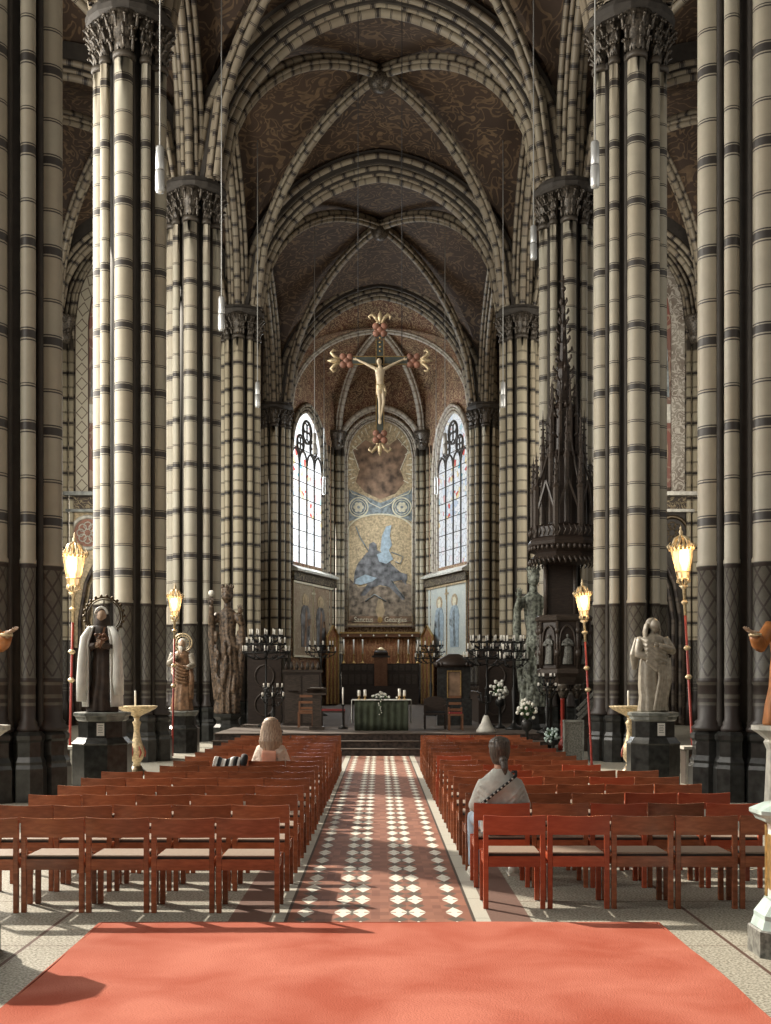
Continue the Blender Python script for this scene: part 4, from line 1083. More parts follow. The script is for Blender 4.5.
def white_cloak_nun():
    h = 1.86; z0 = 1.29
    s = thing('robed_statue', 'statue of a woman in dark habit and white cloak with studded ring halo', 'statue', (-4.90, 20.3, z0))
    mb = MB(); robed(mb, h, wid=0.94, ph=0.2); mb.obj('habit', 'dark_habit', s)
    # cloak: two falling sides round the back
    def cloak(a0, a1, zb, flare):
        mb = MB()
        def fn(i, j):
            an = a0 + (a1 - a0) * i; zz = h * (zb + (0.815 - zb) * j)
            r = (0.175 + flare * (1 - j)) * (1 + 0.05 * math.sin(an * 11 + 2 * j)) * (1 - 0.35 * max(0, j - .8) / .2)
            return (h * r * math.cos(an), h * r * 0.75 * math.sin(an) + 0.01, zz)
        mb.grid(fn, 60, 16)
        o = mb.obj('cloak', 'white_cloth', s); q = o.modifiers.new('thick', 'SOLIDIFY'); q.thickness = 0.03
    cloak(-0.95, PI + 0.95, 0.05, 0.012)
    for sx in (-1, 1):
        mb = MB()
        P = [(sx * .10, -.05, .80), (sx * .15, -.075, .70), (sx * .165, -.09, .5), (sx * .17, -.09, .3), (sx * .175, -.085, .1 if sx < 0 else .16)]
        mb.sweep([(a * h, b * h, c * h) for a, b, c in P], [.05, .075, .085, .10, .09], 10, sq=0.8)
        mb.obj('cloak_fold', 'white_cloth', s)
    mb = MB(); head(mb, (0, -0.02, .905 * h), .135 * h, 0, 0.1); ring_loft(mb, [(0, -.0, .82 * h, .045, .045), (0, -.01, .87 * h, .042, .042)], 12)
    mb.obj('head', 'statue_skin', s)
    mb = MB(); mb.lathe([(.13, -.27), (.145, -.15), (.125, 0.0), (.115, .06), (.09, .11), (.05, .135), (.005, .145)], (0, 0.025, .915 * h), 20, sx=1.0, sy=0.95)
    o = mb.obj('veil', 'dark_habit', s)
    mb = MB(); mb.sweep([(.105 * math.cos(PI * k / 10), -0.075, .925 * h + .12 * math.sin(PI * k / 10)) for k in range(11)], .022, 8); mb.obj('wimple', 'white_cloth', s)
    mb = MB()
    for sx in (-1, 1):
        limb(mb, smooth_pts((sx * .20, 0, .77 * h), (sx * .24, -.08, .61 * h), (sx * .06, -.23, .63 * h)), [.075, .075, .07, .07, .07, .062, .06, .055, .05])
    mb.obj('sleeve', 'dark_habit', s)
    for sx in (-1, 1): mb = MB(); hand(mb, (sx * .09, -.23, .63 * h + .03 * sx), (-sx * .8, -.1, .35), (0, 1, 0), .17, .4, sx); mb.obj('hand', 'statue_skin', s)
    mb = MB(); mb.bar((.02, -.27, .60 * h), (.10, -.24, .80 * h), .03, .02); mb.bar((-.02, -.26, .735 * h), (.16, -.26, .70 * h), .03, .02)
    for k in range(16): mb.ball((.03 + rnd.uniform(-.1, .12), -.26 + rnd.uniform(-.02, .02), .70 * h + rnd.uniform(-.06, .08)), .028, 6, 5)
    mb.obj('crucifix_and_roses', 'brown_wood', s)
    mb = MB(); halo_ring(mb, (0, 0.12, .915 * h), .29, .013); halo_ring(mb, (0, 0.12, .915 * h), .33, .018, 22)
    mb.bar((0, .12, .915 * h + .28), (0, .12, .915 * h - .3), .02); mb.obj('halo', 'bronze', s)
white_cloak_nun()

def grey_woman():
    h = 1.66; z0 = 1.29
    s = thing('robed_statue', 'grey stone statue of a long-haired woman holding folded cloth on dark pedestal', 'statue', (4.82, 20.3, z0))
    mb = MB(); robed(mb, h * .985, wid=1.06, fold=0.10, ph=1.0, contra=-.02); mb.obj('robe', 'statue_grey', s)
    mb = MB()
    limb(mb, smooth_pts((-.21, 0, 1.29), (-.28, -.10, 1.02), (.04, -.24, .90)), [.085, .085, .082, .08, .078, .07, .065, .06, .05])
    limb(mb, smooth_pts((.20, 0, 1.28), (.30, -.12, 1.08), (.04, -.25, 1.16)), [.085, .085, .082, .08, .078, .07, .065, .06, .05])
    mb.obj('sleeve', 'statue_grey', s)
    mb = MB(); hand(mb, (.03, -.24, .90), (.7, -.05, -.4), (0, 1, 0), .18, .3, 1); mb.obj('hand', 'statue_grey', s); mb = MB(); hand(mb, (.05, -.25, 1.16), (-.8, -.02, .25), (0, 1, 0), .18, .3, -1)
    mb.obj('hand', 'statue_grey', s)
    mb = MB()      # mantle draped diagonally across
    for k in range(6):
        z = 1.25 - .07 * k
        mb.sweep([(-.24 + .02 * k, -.02, z + .06), (-.14, -.20, z - .02), (0.02, -.235, z - .16), (.16, -.20, z - .22), (.25, -.02, z - .20)], [.03, .042, .045, .04, .03], 8)
    for k in range(5):
        mb.sweep([(.05 + .05 * k, -.23 + .02 * k, .95), (.07 + .045 * k, -.24, .6), (.02 + .04 * k, -.22, .25), (-.02 + .05 * k, -.20, .03)], [.03, .035, .04, .035], 8)
    mb.sweep([(-.26, .02, 1.3), (-.33, -.02, 1.0), (-.33, 0, .75)], [.06, .09, .04], 10, sq=.8)
    o = mb.obj('mantle', 'statue_grey', s); remesh(o, .010, 1)
    mb = MB(); head(mb, (0.02, -0.04, 1.515), .235, 0.40, 0.08); ring_loft(mb, [(0, 0, 1.35, .05, .05), (.01, -.01, 1.43, .05, .05)], 12); mb.obj('head', 'statue_grey', s)
    mb = MB()
    mb.lathe([(.112, -.06), (.118, 0), (.108, .06), (.07, .105), (.005, .122)], (-.01, .035, 1.545), 18, sy=.9)
    for k in range(5): mb.sweep([(-.10, -.03 + .03 * k, 1.55), (-.135, -.04 + .03 * k, 1.42), (-.13, -.08 + .035 * k, 1.22)], [.03, .035, .02], 6)
    mb.sweep([(.095, .04, 1.56), (.12, .04, 1.44), (.10, -.02, 1.30)], [.03, .032, .02], 6); mb.obj('hair', 'statue_grey', s)
grey_woman()

def brown_saint():
    h = 1.92; z0 = 1.08
    s = thing('robed_statue', 'brown robed statue with round halo behind the nearer pillar on the left', 'statue', (-5.15, 29.9, z0))
    mb = MB(); robed(mb, h * .97, wid=1.05, fold=.09, ph=2.0); mb.obj('robe', 'statue_brown', s)
    mb = MB(); limb(mb, smooth_pts((-.22, 0, 1.47), (-.31, -.10, 1.22), (-.08, -.26, 1.42)), [.09, .09, .085, .08, .08, .07, .065, .06, .05])
    limb(mb, smooth_pts((.22, 0, 1.46), (.31, -.10, 1.18), (.20, -.34, 1.12)), [.09, .09, .085, .08, .08, .08, .075, .07, .06]); mb.obj('sleeve', 'statue_grey', s)
    mb = MB(); hand(mb, (-.09, -.26, 1.42), (.5, -.1, .7), (0, 1, 0), .19, .3, 1); mb.obj('hand', 'statue_skin', s); mb = MB(); hand(mb, (.2, -.34, 1.12), (-.2, -.9, .1), (0, 0, 1), .19, .3, -1); mb.obj('hand', 'statue_skin', s)
    mb = MB()
    for k in range(6): mb.sweep([(-.26, -.02, 1.36 - .07 * k), (-.1, -.22, 1.22 - .09 * k), (.1, -.235, 1.12 - .08 * k), (.27, -.05, 1.18 - .06 * k)], [.03, .045, .045, .03], 8)
    mb.sweep([(.25, -.12, 1.18), (.27, -.15, .8), (.26, -.12, .3)], [.05, .075, .06], 10)
    mb.obj('mantle', 'statue_brown', s)
    mb = MB(); head(mb, (0, -.03, 1.73), .24, 0, .1); ring_loft(mb, [(0, 0, 1.56, .055, .055), (0, -.01, 1.66, .05, .05)], 12); mb.obj('head', 'statue_skin', s)
    mb = MB(); mb.lathe([(.09, -.2), (.115, -.1), (.115, .02), (.1, .08), (.05, .13), (.005, .14)], (0, .055, 1.75), 16, sy=.85)
    mb.lathe([(.01, -.22), (.045, -.18), (.06, -.1), (.04, -.04)], (0, -.10, 1.72), 10); mb.obj('hair', 'white_stone', s)
    mb = MB(); halo_ring(mb, (0, .13, 1.77), .24, .02); halo_ring(mb, (0, .13, 1.77), .18, .01)
    for k in range(12):
        a = k * PI / 6; mb.bar((0, .13, 1.77), (.24 * math.cos(a), .13, 1.77 + .24 * math.sin(a)), .012)
    mb.obj('halo', 'pale_gilt', s)
brown_saint()

def tall_figure(name, label, x, y, z0, h, mat, mir):
    p = thing('carved_pedestal', 'dark carved pedestal under the ' + ('brown' if mir < 0 else 'grey-green') + ' statue with raised arms', 'pedestal', (x, y, 0))
    mb = MB(); mb.lathe([(.42, 0), (.42, .5), (.34, .6), (.32, z0 - .2), (.42, z0 - .1), (.42, z0)], (0, 0, 0), 8, rot=PI / 8, smooth=False); mb.obj('pedestal_body', 'black_marble', p)
    s = thing(name, label, 'statue', (x, y, z0)); rr = random.Random(12 + mir)
    mb = MB(); robed(mb, h * .94, wid=.62, fold=.15, ph=.7 * mir + 1, n=60)
    for k in range(26):                                  # broken drapery folds
        a = rr.uniform(-PI * .95, -PI * .05); z = rr.uniform(.06, .62) * h; r = .085 * h; L = rr.uniform(.06, .16) * h; tw = rr.uniform(-.25, .25)
        P = [(r * math.cos(a + tw * q), r * .78 * math.sin(a + tw * q), z - L * q) for q in (0, .35, .7, 1)]
        P = [q for q in P if q[2] > .02]
        if len(P) > 2: mb.sweep(P, [.01 * h, .017 * h, .015 * h, .006 * h][:len(P)], 6)
    for sx in (-1, 1):
        up = .80 if sx * mir > 0 else .74
        limb(mb, smooth_pts((sx * .065 * h, 0, .74 * h), (sx * .115 * h, -.03 * h, .66 * h), (sx * .105 * h, -.09 * h, up * h)), [.030 * h, .030 * h, .029 * h, .027 * h, .026 * h, .024 * h, .022 * h, .02 * h, .017 * h])
        mb.sweep([(sx * .11 * h, -.03 * h, .69 * h), (sx * .115 * h, -.01 * h, .56 * h), (sx * .10 * h, 0, .36 * h), (sx * .09 * h, 0, .10 * h)], [.024 * h, .030 * h, .028 * h, .012 * h], 9)
    o = mb.obj('robe', mat, s); remesh(o, .022, 1)
    for sx in (-1, 1):
        up = .80 if sx * mir > 0 else .74
        mb = MB(); hand(mb, (sx * .105 * h, -.09 * h, up * h), (0, -.2, 1), (0, 1, 0), .075 * h, .4, sx); mb.obj('hand', mat, s)
    mb = MB(); head(mb, (0, -.01 * h, .87 * h), .105 * h, .2 * mir, .1); ring_loft(mb, [(0, 0, .76 * h, .03 * h, .03 * h), (0, 0, .84 * h, .026 * h, .026 * h)], 12); mb.obj('head', mat, s)
    mb = MB(); mb.lathe([(.040 * h, -.02 * h), (.046 * h, .0), (.040 * h, .02 * h), (.046 * h, .03 * h), (.040 * h, .034 * h)], (0, 0, .905 * h), 14)
    for k in range(8):
        a = 2 * PI * k / 8; mb.lathe([(.006 * h, 0), (.009 * h, .012 * h), (.002 * h, .03 * h)], (.042 * h * math.cos(a), .042 * h * math.sin(a), .935 * h), 6)
    mb.obj('crown', mat, s)
    mb = MB(); mb.ball((mir * .105 * h, -.09 * h, .89 * h), .024 * h, 12, 8); mb.obj('orb', 'white_stone' if mir < 0 else mat, s)
tall_figure('crowned_statue', 'tall weathered brown statue with raised arms on the left pillar', -4.50, 33.9, 0.9, 3.95, 'statue_bark', -1)
tall_figure('crowned_statue', 'tall grey-green crowned statue with raised arms beside the pulpit', 4.52, 33.9, 1.1, 4.3, 'statue_verdigris', 1)

def gesturing(x, mir, label, plab):
    p = thing('carved_pedestal', plab, 'pedestal', (x, 15.5, 0))
    mb = MB(); mb.lathe([(.30, 0), (.30, .14), (.25, .2), (.22, .9), (.26, 1.0), (.24, 1.04)], (0, 0, 0), 8, rot=PI / 8, smooth=False); mb.obj('pedestal_body', 'white_stone', p)
    mb = MB(); mb.lathe([(.24, 1.04), (.34, 1.12), (.42, 1.17), (.42, 1.23)], (0, 0, 0), 8, rot=PI / 8, smooth=False); mb.obj('top_slab', 'white_stone', p)
    s = thing('robed_statue', label, 'statue', (x, 15.5, 1.235))
    h = 1.72
    mb = MB(); robed(mb, h, wid=1.0, fold=.08, ph=1.5)
    limb(mb, smooth_pts((-mir * .17, 0, .78 * h), (-mir * .36, -.1, .62 * h), (-mir * .46, -.24, .69 * h)), [.09, .09, .095, .10, .10, .095, .09, .085, .08]); mb.obj('robe', 'statue_orange', s)
    mb = MB(); limb(mb, smooth_pts((mir * .17, 0, .78 * h), (mir * .3, -.08, .62 * h), (mir * .08, -.26, .66 * h)), [.085] * 5 + [.075, .07, .065, .06]); mb.obj('sleeve', 'statue_orange', s)
    mb = MB(); mb.lathe([(.082, -.02), (.088, 0), (.082, .02)], (-mir * .465, -.25, .70 * h), 14); mb.obj('cuff', 'pale_gilt', s)
    mb = MB(); limb(mb, [(-mir * .455, -.23, .69 * h), (-mir * .50, -.28, .715 * h)], [.05, .04]); hand(mb, (-mir * .50, -.28, .715 * h), (-mir * .75, -.45, .25), (0, 0, 1), .19, .35, -mir); mb.obj('hand', 'statue_skin', s); mb = MB()
    hand(mb, (mir * .08, -.26, .66 * h), (-mir, -.1, .3), (0, 1, 0), .17, .3, mir)
    mb.obj('hand', 'statue_skin', s)
    mb = MB(); head(mb, (0, -.02, .91 * h), .23, mir * .2, .1); ring_loft(mb, [(0, 0, .82 * h, .05, .05), (0, 0, .87 * h, .05, .05)], 12); mb.obj('head', 'statue_skin', s)
    mb = MB(); mb.lathe([(.09, -.2), (.112, -.08), (.112, .02), (.095, .08), (.05, .12), (.005, .13)], (0, .05, .93 * h), 16, sy=.85); mb.obj('hair', 'hair_dark', s)
gesturing(5.44, 1, 'orange-brown statue holding out one hand at the right picture edge', 'pale stone pedestal at the right edge under the orange statue')
gesturing(-5.42, -1, 'orange-sleeved statue holding out one hand at the left picture edge', 'pale stone pedestal at the left edge under the orange-sleeved statue')

# near octagonal stone posts
def stone_post(x, label):
    p = thing('stone_post', label, 'pedestal', (x, 7.65, 0)); r8 = PI / 8
    mb = MB(); mb.lathe([(.34, 0), (.34, .17), (.33, .18)], (0, 0, 0), 8, rot=r8, smooth=False); mb.obj('plinth', 'tomb_grey', p)
    mb = MB(); mb.lathe([(.32, .18), (.30, .24), (.30, .27), (.25, .34), (.235, .36), (.235, .37)], (0, 0, 0), 8, rot=r8, smooth=False); mb.obj('base_moulding', 'teal_stone', p)
    mb = MB(); mb.lathe([(.215, .36), (.215, .86)], (0, 0, 0), 8, rot=r8, smooth=False)
    mb.obj('shaft', 'white_stone', p)
    mb = MB()
    for k in range(8):
        a = k * PI / 4 + r8
        mb.bar((.215 * math.cos(a), .215 * math.sin(a), .37), (.215 * math.cos(a), .215 * math.sin(a), .85), .022)
        a += r8; mb.box((.203 * math.cos(a), .203 * math.sin(a), .61), (.012, .09, .36), rz=a)
    mb.obj('gilt_panel', 'gilt', p)
    mb = MB(); mb.lathe([(.22, .86), (.29, .89), (.30, .91), (.33, .935), (.33, .96), (.24, 1.0), (.20, 1.01)], (0, 0, 0), 8, rot=r8, smooth=False); mb.obj('top', 'teal_stone', p)
stone_post(2.80, 'pale green octagonal stone post beside the right end of the first chair row')
stone_post(-2.88, 'octagonal stone post cut off by the left picture edge')

# ---- bowls on baluster stands
def bowl_stand(x, label, clab):
    p = thing('bowl_stand', label, 'stand', (x, 22.7, 0))
    mb = MB(); mb.lathe([(.20, 0), (.20, .05), (.13, .10), (.10, .16)], (0, 0, 0), 12); mb.obj('foot', 'bronze', p)
    mb = MB(); mb.lathe([(.09, .16), (.06, .22), (.12, .30), (.155, .42), (.13, .55), (.08, .70), (.055, .86), (.07, .98), (.09, 1.02), (.05, 1.06), (.06, 1.15)], (0, 0, 0), 16); mb.obj('stem', 'pale_gilt', p)
    mb = MB()
    for k in range(6):
        a = k * PI / 3; mb.sweep([(.158 * math.cos(a), .158 * math.sin(a), .34), (.165 * math.cos(a + .2), .165 * math.sin(a + .2), .43), (.13 * math.cos(a), .13 * math.sin(a), .56)], [.012, .02, .008], 6)
    mb.obj('painted_ornament', 'mosaic_red', p)
    mb = MB(); mb.lathe([(.06, 1.13), (.12, 1.17), (.25, 1.23), (.36, 1.29), (.40, 1.33), (.41, 1.345), (.39, 1.35), (.34, 1.32), (.2, 1.29), (.02, 1.28)], (0, 0, 0), 24); mb.obj('bowl', 'pale_gilt', p)
    c = thing('candle', clab, 'candle', (x - .03, 22.7, 1.284)); mb = MB(); mb.lathe([(.018, 0), (.018, .36), (.004, .37)], (0, 0, 0), 8); mb.obj('wax_body', 'wax', c)
    mb = MB(); mb.lathe([(.003, .37), (.003, .40)], (0, 0, 0), 5); mb.obj('wick', 'lead', c)
bowl_stand(-4.80, 'gilt baluster stand with wide bowl beside the white-cloaked statue', 'thin white candle standing in the left gilt bowl')
bowl_stand(4.93, 'cream and red baluster stand with wide bowl before the grey statue', 'thin white candle standing in the right gilt bowl')

# ---- processional lanterns
def lantern(pos, foot, H, label, polemat='red_paint'):
    P, Q = Vector(pos), Vector(foot); ax = (P - Q).normalized()
    t = thing('processional_lantern', label, 'lantern', tuple(Q))
    rot = Vector((0, 0, 1)).rotation_difference(ax).to_matrix().to_4x4()
    L = (P - Q).length
    def put(o): o.matrix_local = rot; return o
    mb = MB(); mb.lathe([(.035, 0), (.03, .05), (.024, .1), (.024, L - H * .62)], (0, 0, 0), 10); put(mb.obj('pole', polemat, t))
    for z in (L * .45, L * .58, L - H * .95): mb = MB(); mb.lathe([(.026, -.05), (.06, -.02), (.075, 0), (.06, .02), (.026, .05)], (0, 0, z), 10); put(mb.obj('collar', 'pale_gilt', t))
    mb = MB(); mb.lathe([(.028, L - H * 1.2), (.03, L - H * .7), (.10, L - H * .62)], (0, 0, 0), 10)
    put(mb.obj('socket', 'pale_gilt', t))
    b0 = L - H * .5
    mb = MB(); mb.lathe([(.09 * H, b0), (.19 * H, b0 + .55 * H), (.17 * H, b0 + .57 * H)], (0, 0, 0), 6, smooth=False); gl = put(mb.obj('glass', 'lamp_glass', t))
    mb = MB(); mb.ball((0, 0, b0 + .30 * H), (.11 * H, .11 * H, .17 * H), 10, 8); mb.obj('flame', 'lamp_glow', gl)
    mb = MB()
    for k in range(6):
        a = k * PI / 3
        mb.bar((.10 * H * math.cos(a), .10 * H * math.sin(a), b0), (.205 * H * math.cos(a), .205 * H * math.sin(a), b0 + .56 * H), .028 * H)
        for q in range(3):
            a2 = a + (q - 1) * PI / 9; r = .225 * H
            mb.sweep([(r * math.cos(a2), r * math.sin(a2), b0 + .55 * H), (r * 1.18 * math.cos(a2), r * 1.18 * math.sin(a2), b0 + .64 * H), (r * .95 * math.cos(a2), r * .95 * math.sin(a2), b0 + (.72 if q == 1 else .67) * H)], [.018 * H, .022 * H, .006 * H], 6)
        mb.sweep([(.20 * H * math.cos(a), .20 * H * math.sin(a), b0 + .6 * H), (.12 * H * math.cos(a), .12 * H * math.sin(a), b0 + .78 * H), (.03 * H * math.cos(a), .03 * H * math.sin(a), b0 + .84 * H)], [.02 * H, .03 * H, .012 * H], 6)
        mb.sweep([(.10 * H * math.cos(a), .10 * H * math.sin(a), b0 + .02 * H), (.13 * H * math.cos(a), .13 * H * math.sin(a), b0 - .05 * H), (.04 * H * math.cos(a), .04 * H * math.sin(a), b0 - .11 * H)], [.02 * H, .02 * H, .01 * H], 6)
    for z, r in ((b0 + .56 * H, .215 * H), (b0 + .01 * H, .105 * H), (b0 + .15 * H, .135 * H)):
        mb.sweep([(r * math.cos(2 * PI * k / 18), r * math.sin(2 * PI * k / 18), z) for k in range(19)], .014 * H, 6, caps=False)
    mb.lathe([(.05 * H, b0 + .82 * H), (.03 * H, b0 + .86 * H), (.045 * H, b0 + .90 * H), (.015 * H, b0 + .95 * H), (.022 * H, b0 + .98 * H), (.002 * H, b0 + 1.04 * H)], (0, 0, 0), 8)
    put(mb.obj('gilt_cage', 'pale_gilt', t))
    l = bpy.data.lights.new('flame_light', 'POINT'); l.energy = 26 * H * H; l.color = (1.0, .62, .30); l.shadow_soft_size = .12
    lo = bpy.data.objects.new('flame_light', l); COL.objects.link(lo); lo.parent = t; lo.location = rot @ Vector((0, -.30 * H, b0 + .36 * H))
def fp(px, py, D): return tuple(at(px, py, D))
lantern(fp(74, 560, 21.7), (-5.92, 21.9, 0), 0.98, 'lit gilt lantern on red pole behind the left nearest pillar')
lantern(fp(682, 553, 21.7), (5.98, 21.9, 0), 0.98, 'large lit gilt lantern on leaning red pole at the right')
lantern(fp(175, 600, 28.35), (-5.12, 28.35, 0), 0.80, 'small lit gilt lantern above the brown haloed statue')
lantern(fp(583, 598, 25.3), (4.66, 25.3, 0), 0.80, 'small lit gilt lantern on red pole in front of the pulpit')

def cabinet(x, label):
    c = thing('low_cabinet', label, 'cabinet', (x, 20.6, 0))
    mb = MB(); mb.box((0, 0, .31), (.42, .36, .62)); mb.obj('body', 'carved_wood', c)
    mb = MB(); mb.box((0, 0, .645), (.50, .42, .05)); mb.obj('top', 'white_stone', c)
    mb = MB(); mb.box((0, -.186, .30), (.28, .012, .46)); mb.obj('door', 'brown_wood', c)
    mb = MB()
    for sx in (-1, 1): mb.box((sx * .18, -.192, .31), (.035, .02, .6))
    mb.obj('pale_stile', 'white_stone', c)
cabinet(-5.66, 'low dark cabinet with pale top behind the left nearest pillar')
cabinet(5.64, 'low brown cabinet with pale top below the leaning right lantern')
mb = MB()
t = thing('stone_tablet', 'upright grey stone slab with pale frame beside the small right lantern pole', 'slab', (4.42, 26.3, 0))
mb.box((0, 0, .46), (.40, .14, .90)); mb.obj('slab', 'tomb_grey', t)
mb = MB(); mb.box((0, 0, .93), (.46, .2, .05)); mb.box((-.215, -.02, .45), (.03, .16, .9)); mb.box((.215, -.02, .45), (.03, .16, .9)); mb.obj('frame', 'grey_marble', t)
# ================================================================ PULPIT
def pulpit():
    p = thing('carved_pulpit', 'dark carved wooden pulpit with relief figures and stair on the right', 'pulpit', (4.98, 31.2, 0))
    R = .74; r8 = PI / 8
    mb = MB(); mb.lathe([(.50, 1.75), (.62, 1.95), (R, 2.06), (R, 2.16), (R * .94, 2.2)], (0, 0, 0), 8, rot=r8, smooth=False); mb.obj('floor_moulding', 'carved_wood', p)
    mb = MB(); mb.lathe([(R * .92, 2.18), (R * .92, 3.45)], (0, 0, 0), 8, rot=r8, smooth=False); mb.obj('box', 'dark_wood', p)
    mb = MB(); mb.lathe([(R * .94, 3.42), (R * 1.05, 3.48), (R * 1.08, 3.56), (R * 1.0, 3.62)], (0, 0, 0), 8, rot=r8, smooth=False); mb.obj('handrail', 'carved_wood', p)
    mb = MB()
    for k in range(8):
        a = k * PI / 4 + r8; mb.sweep([(R * .95 * math.cos(a), R * .95 * math.sin(a), 2.2), (R * .95 * math.cos(a), R * .95 * math.sin(a), 3.45)], .045, 8)
        mb.ball((R * .97 * math.cos(a), R * .97 * math.sin(a), 2.6), (.08, .08, .12), 8, 6); mb.ball((R * .97 * math.cos(a), R * .97 * math.sin(a), 3.2), (.07, .07, .1), 8, 6)
    mb.obj('corner_colonnette', 'carved_wood', p)
    ap = R * .92 * math.cos(r8)
    for k in range(8):
        a = k * PI / 4
        if math.sin(a) > .5: continue
        M = Matrix.Rotation(a + PI / 2, 4, 'Z') @ Matrix.Translation((0, -ap - .005, 0))
        mb = MB()
        pts = [M @ Vector((-.20 + .4 * i / 14, -.03, 2.95 + .38 * pro(-1 + 2 * i / 14))) for i in range(15)]
        mb.sweep([tuple(M @ Vector((-.20, -.03, 2.28)))] + [tuple(q) for q in pts] + [tuple(M @ Vector((.20, -.03, 2.28)))], .03, 6)
        mb.obj('niche_arch', 'carved_wood', p)
        mb = MB(); f = MB(); robed(f, .82, wid=1.0, fold=.09, ph=k); head(f, (0, -.01, .75), .11)
        limb(f, smooth_pts((-.09, 0, .62), (-.14, -.06, .52), (0, -.12, .52)), [.035] * 9); limb(f, smooth_pts((.09, 0, .62), (.14, -.06, .5), (.02, -.12, .58)), [.035] * 9)
        f.v = [tuple(M @ Vector((v[0], v[1] * .6 - .04, v[2] + 2.30))) for v in f.v]
        f.obj('relief_figure', 'tomb_grey', p)
    # supports
    for k in range(6):
        a = k * PI / 3 + .3; c = (.42 * math.cos(a), .42 * math.sin(a))
        mb = MB(); mb.lathe([(.12, 0), (.12, .18), (.07, .25), (.055, .3), (.055, 1.35), (.075, 1.38)], (*c, 0), 10); mb.obj('column', 'red_paint' if k == 4 else 'black_marble', p)
        mb = MB(); mb.lathe([(.06, 1.38), (.11, 1.5), (.17, 1.72), (.17, 1.78)], (*c, 0), 10)
        for q in range(7): b = q * 2 * PI / 7; mb.ball((c[0] + .15 * math.cos(b), c[1] + .15 * math.sin(b), 1.62), .045, 6, 5)
        mb.obj('column_capital', 'capital_leaf', p)
    # stair with slanted rails, running back to the right
    mb = MB()
    for k in range(10): mb.box((.55 + .10 * k, -.75 + .0 * k, 2.05 - 0 * k), (.01, .01, .01)) if False else None
    a0, a1 = Vector((.20, -.98, .80)), Vector((1.15, -.98, 1.75))
    for off, wd in ((0, .07), (.14, .05), (.30, .08)):
        mb.bar(tuple(a0 + Vector((0, 0, off))), tuple(a1 + Vector((0, 0, off))), wd, .08)
    mb.obj('stair_rail', 'tomb_grey', p)
    mb = MB()
    for k in range(9): mb.box((.25 + .105 * k, -.55, .60 + .105 * k), (.14, .75, .05))
    mb.obj('stair_tread', 'dark_wood', p)
    mb = MB(); mb.bar((.2, -.93, .6), (1.15, -.93, 1.55), .04, .22); mb.bar((.2, -.17, .6), (1.15, -.17, 1.55), .04, .22); mb.box((.62, -.55, .3), (.9, .8, .6)); mb.obj('stair_string', 'dark_wood', p)
    # back board to the canopy
    mb = MB(); mb.box((.0, .62, 4.3), (.9, .12, 1.8)); mb.obj('back_board', 'dark_wood', p)
    mb = MB()
    for sx in (-1, 1): mb.sweep([(sx * .40, .52, 3.5), (sx * .40, .52, 5.2)], .06, 8)
    mb.obj('back_post', 'carved_wood', p)
    # canopy
    mb = MB(); mb.lathe([(.70, 5.05), (.86, 5.1), (.90, 5.2), (.80, 5.3), (.98, 5.5), (1.0, 5.58), (.95, 5.66), (.86, 5.72), (.86, 5.98), (.92, 6.02), (.3, 6.1)], (0, 0, 0), 8, rot=r8, smooth=False); mb.obj('canopy', 'dark_wood', p)
    mb = MB(); rr = random.Random(9)
    for k in range(40):
        a = 2 * PI * k / 40
        mb.sweep([(.90 * math.cos(a), .90 * math.sin(a), 5.16), (.94 * math.cos(a + .05), .94 * math.sin(a + .05), 5.05), (.88 * math.cos(a + .08), .88 * math.sin(a + .08), 4.96)], [.02, .035, .01], 5)
        mb.ball((.93 * math.cos(a), .93 * math.sin(a), 5.42), (.05, .05, .07), 6, 5)
        mb.sweep([(.90 * math.cos(a), .90 * math.sin(a), 5.72), (.93 * math.cos(a + .07), .93 * math.sin(a + .07), 5.85), (.90 * math.cos(a), .90 * math.sin(a), 6.0)], [.018, .03, .015], 5)
    mb.obj('carved_fringe', 'carved_wood', p)['kind'] = 'stuff'
    # spire tiers: pinnacles, gables, crockets
    def pinnacle(mb, x, y, z0, z1, r):
        mb.lathe([(r, z0), (r, z0 + (z1 - z0) * .55), (r * 1.3, z0 + (z1 - z0) * .57), (r * .85, z0 + (z1 - z0) * .6), (.004, z1)], (x, y, 0), 6, smooth=False)
        for q in range(5):
            zz = z0 + (z1 - z0) * (.62 + .07 * q)
            rr_ = r * .85 * (1 - (.02 + .175 * q)) + .015
            for k in range(4):
                a = k * PI / 2 + q; mb.ball((x + rr_ * math.cos(a), y + rr_ * math.sin(a), zz), r * .33, 5, 4)
    mb = MB()
    for k in range(8):
        a = k * PI / 4 + r8
        pinnacle(mb, .84 * math.cos(a), .84 * math.sin(a), 5.7, 8.0, .085)
        pinnacle(mb, .56 * math.cos(a + r8), .56 * math.sin(a + r8), 6.1, 9.2, .075)
        pinnacle(mb, .34 * math.cos(a), .34 * math.sin(a), 7.6, 10.1, .06)
    mb.obj('pinnacle', 'carved_wood', p)
    mb = MB()
    mb.lathe([(.42, 6.05), (.42, 7.9), (.46, 7.95), (.30, 8.1), (.28, 9.2), (.33, 9.25), (.22, 9.4), (.16, 10.3), (.20, 10.35), (.12, 10.5), (.02, 12.5)], (0, 0, 0), 8, rot=r8, smooth=False)
    mb.obj('spire', 'dark_wood', p)
    mb = MB()
    for q in range(16):
        z = 8.2 + q * .26; r = max(.05, .34 * (1 - (z - 8.2) / 4.6)) + .03
        for k in range(4):
            a = k * PI / 2 + (q % 2) * PI / 4
            mb.sweep([(r * .7 * math.cos(a), r * .7 * math.sin(a), z - .05), (r * 1.3 * math.cos(a), r * 1.3 * math.sin(a), z + .05), (r * 1.25 * math.cos(a), r * 1.25 * math.sin(a), z + .13)], [.02, .04, .02], 5)
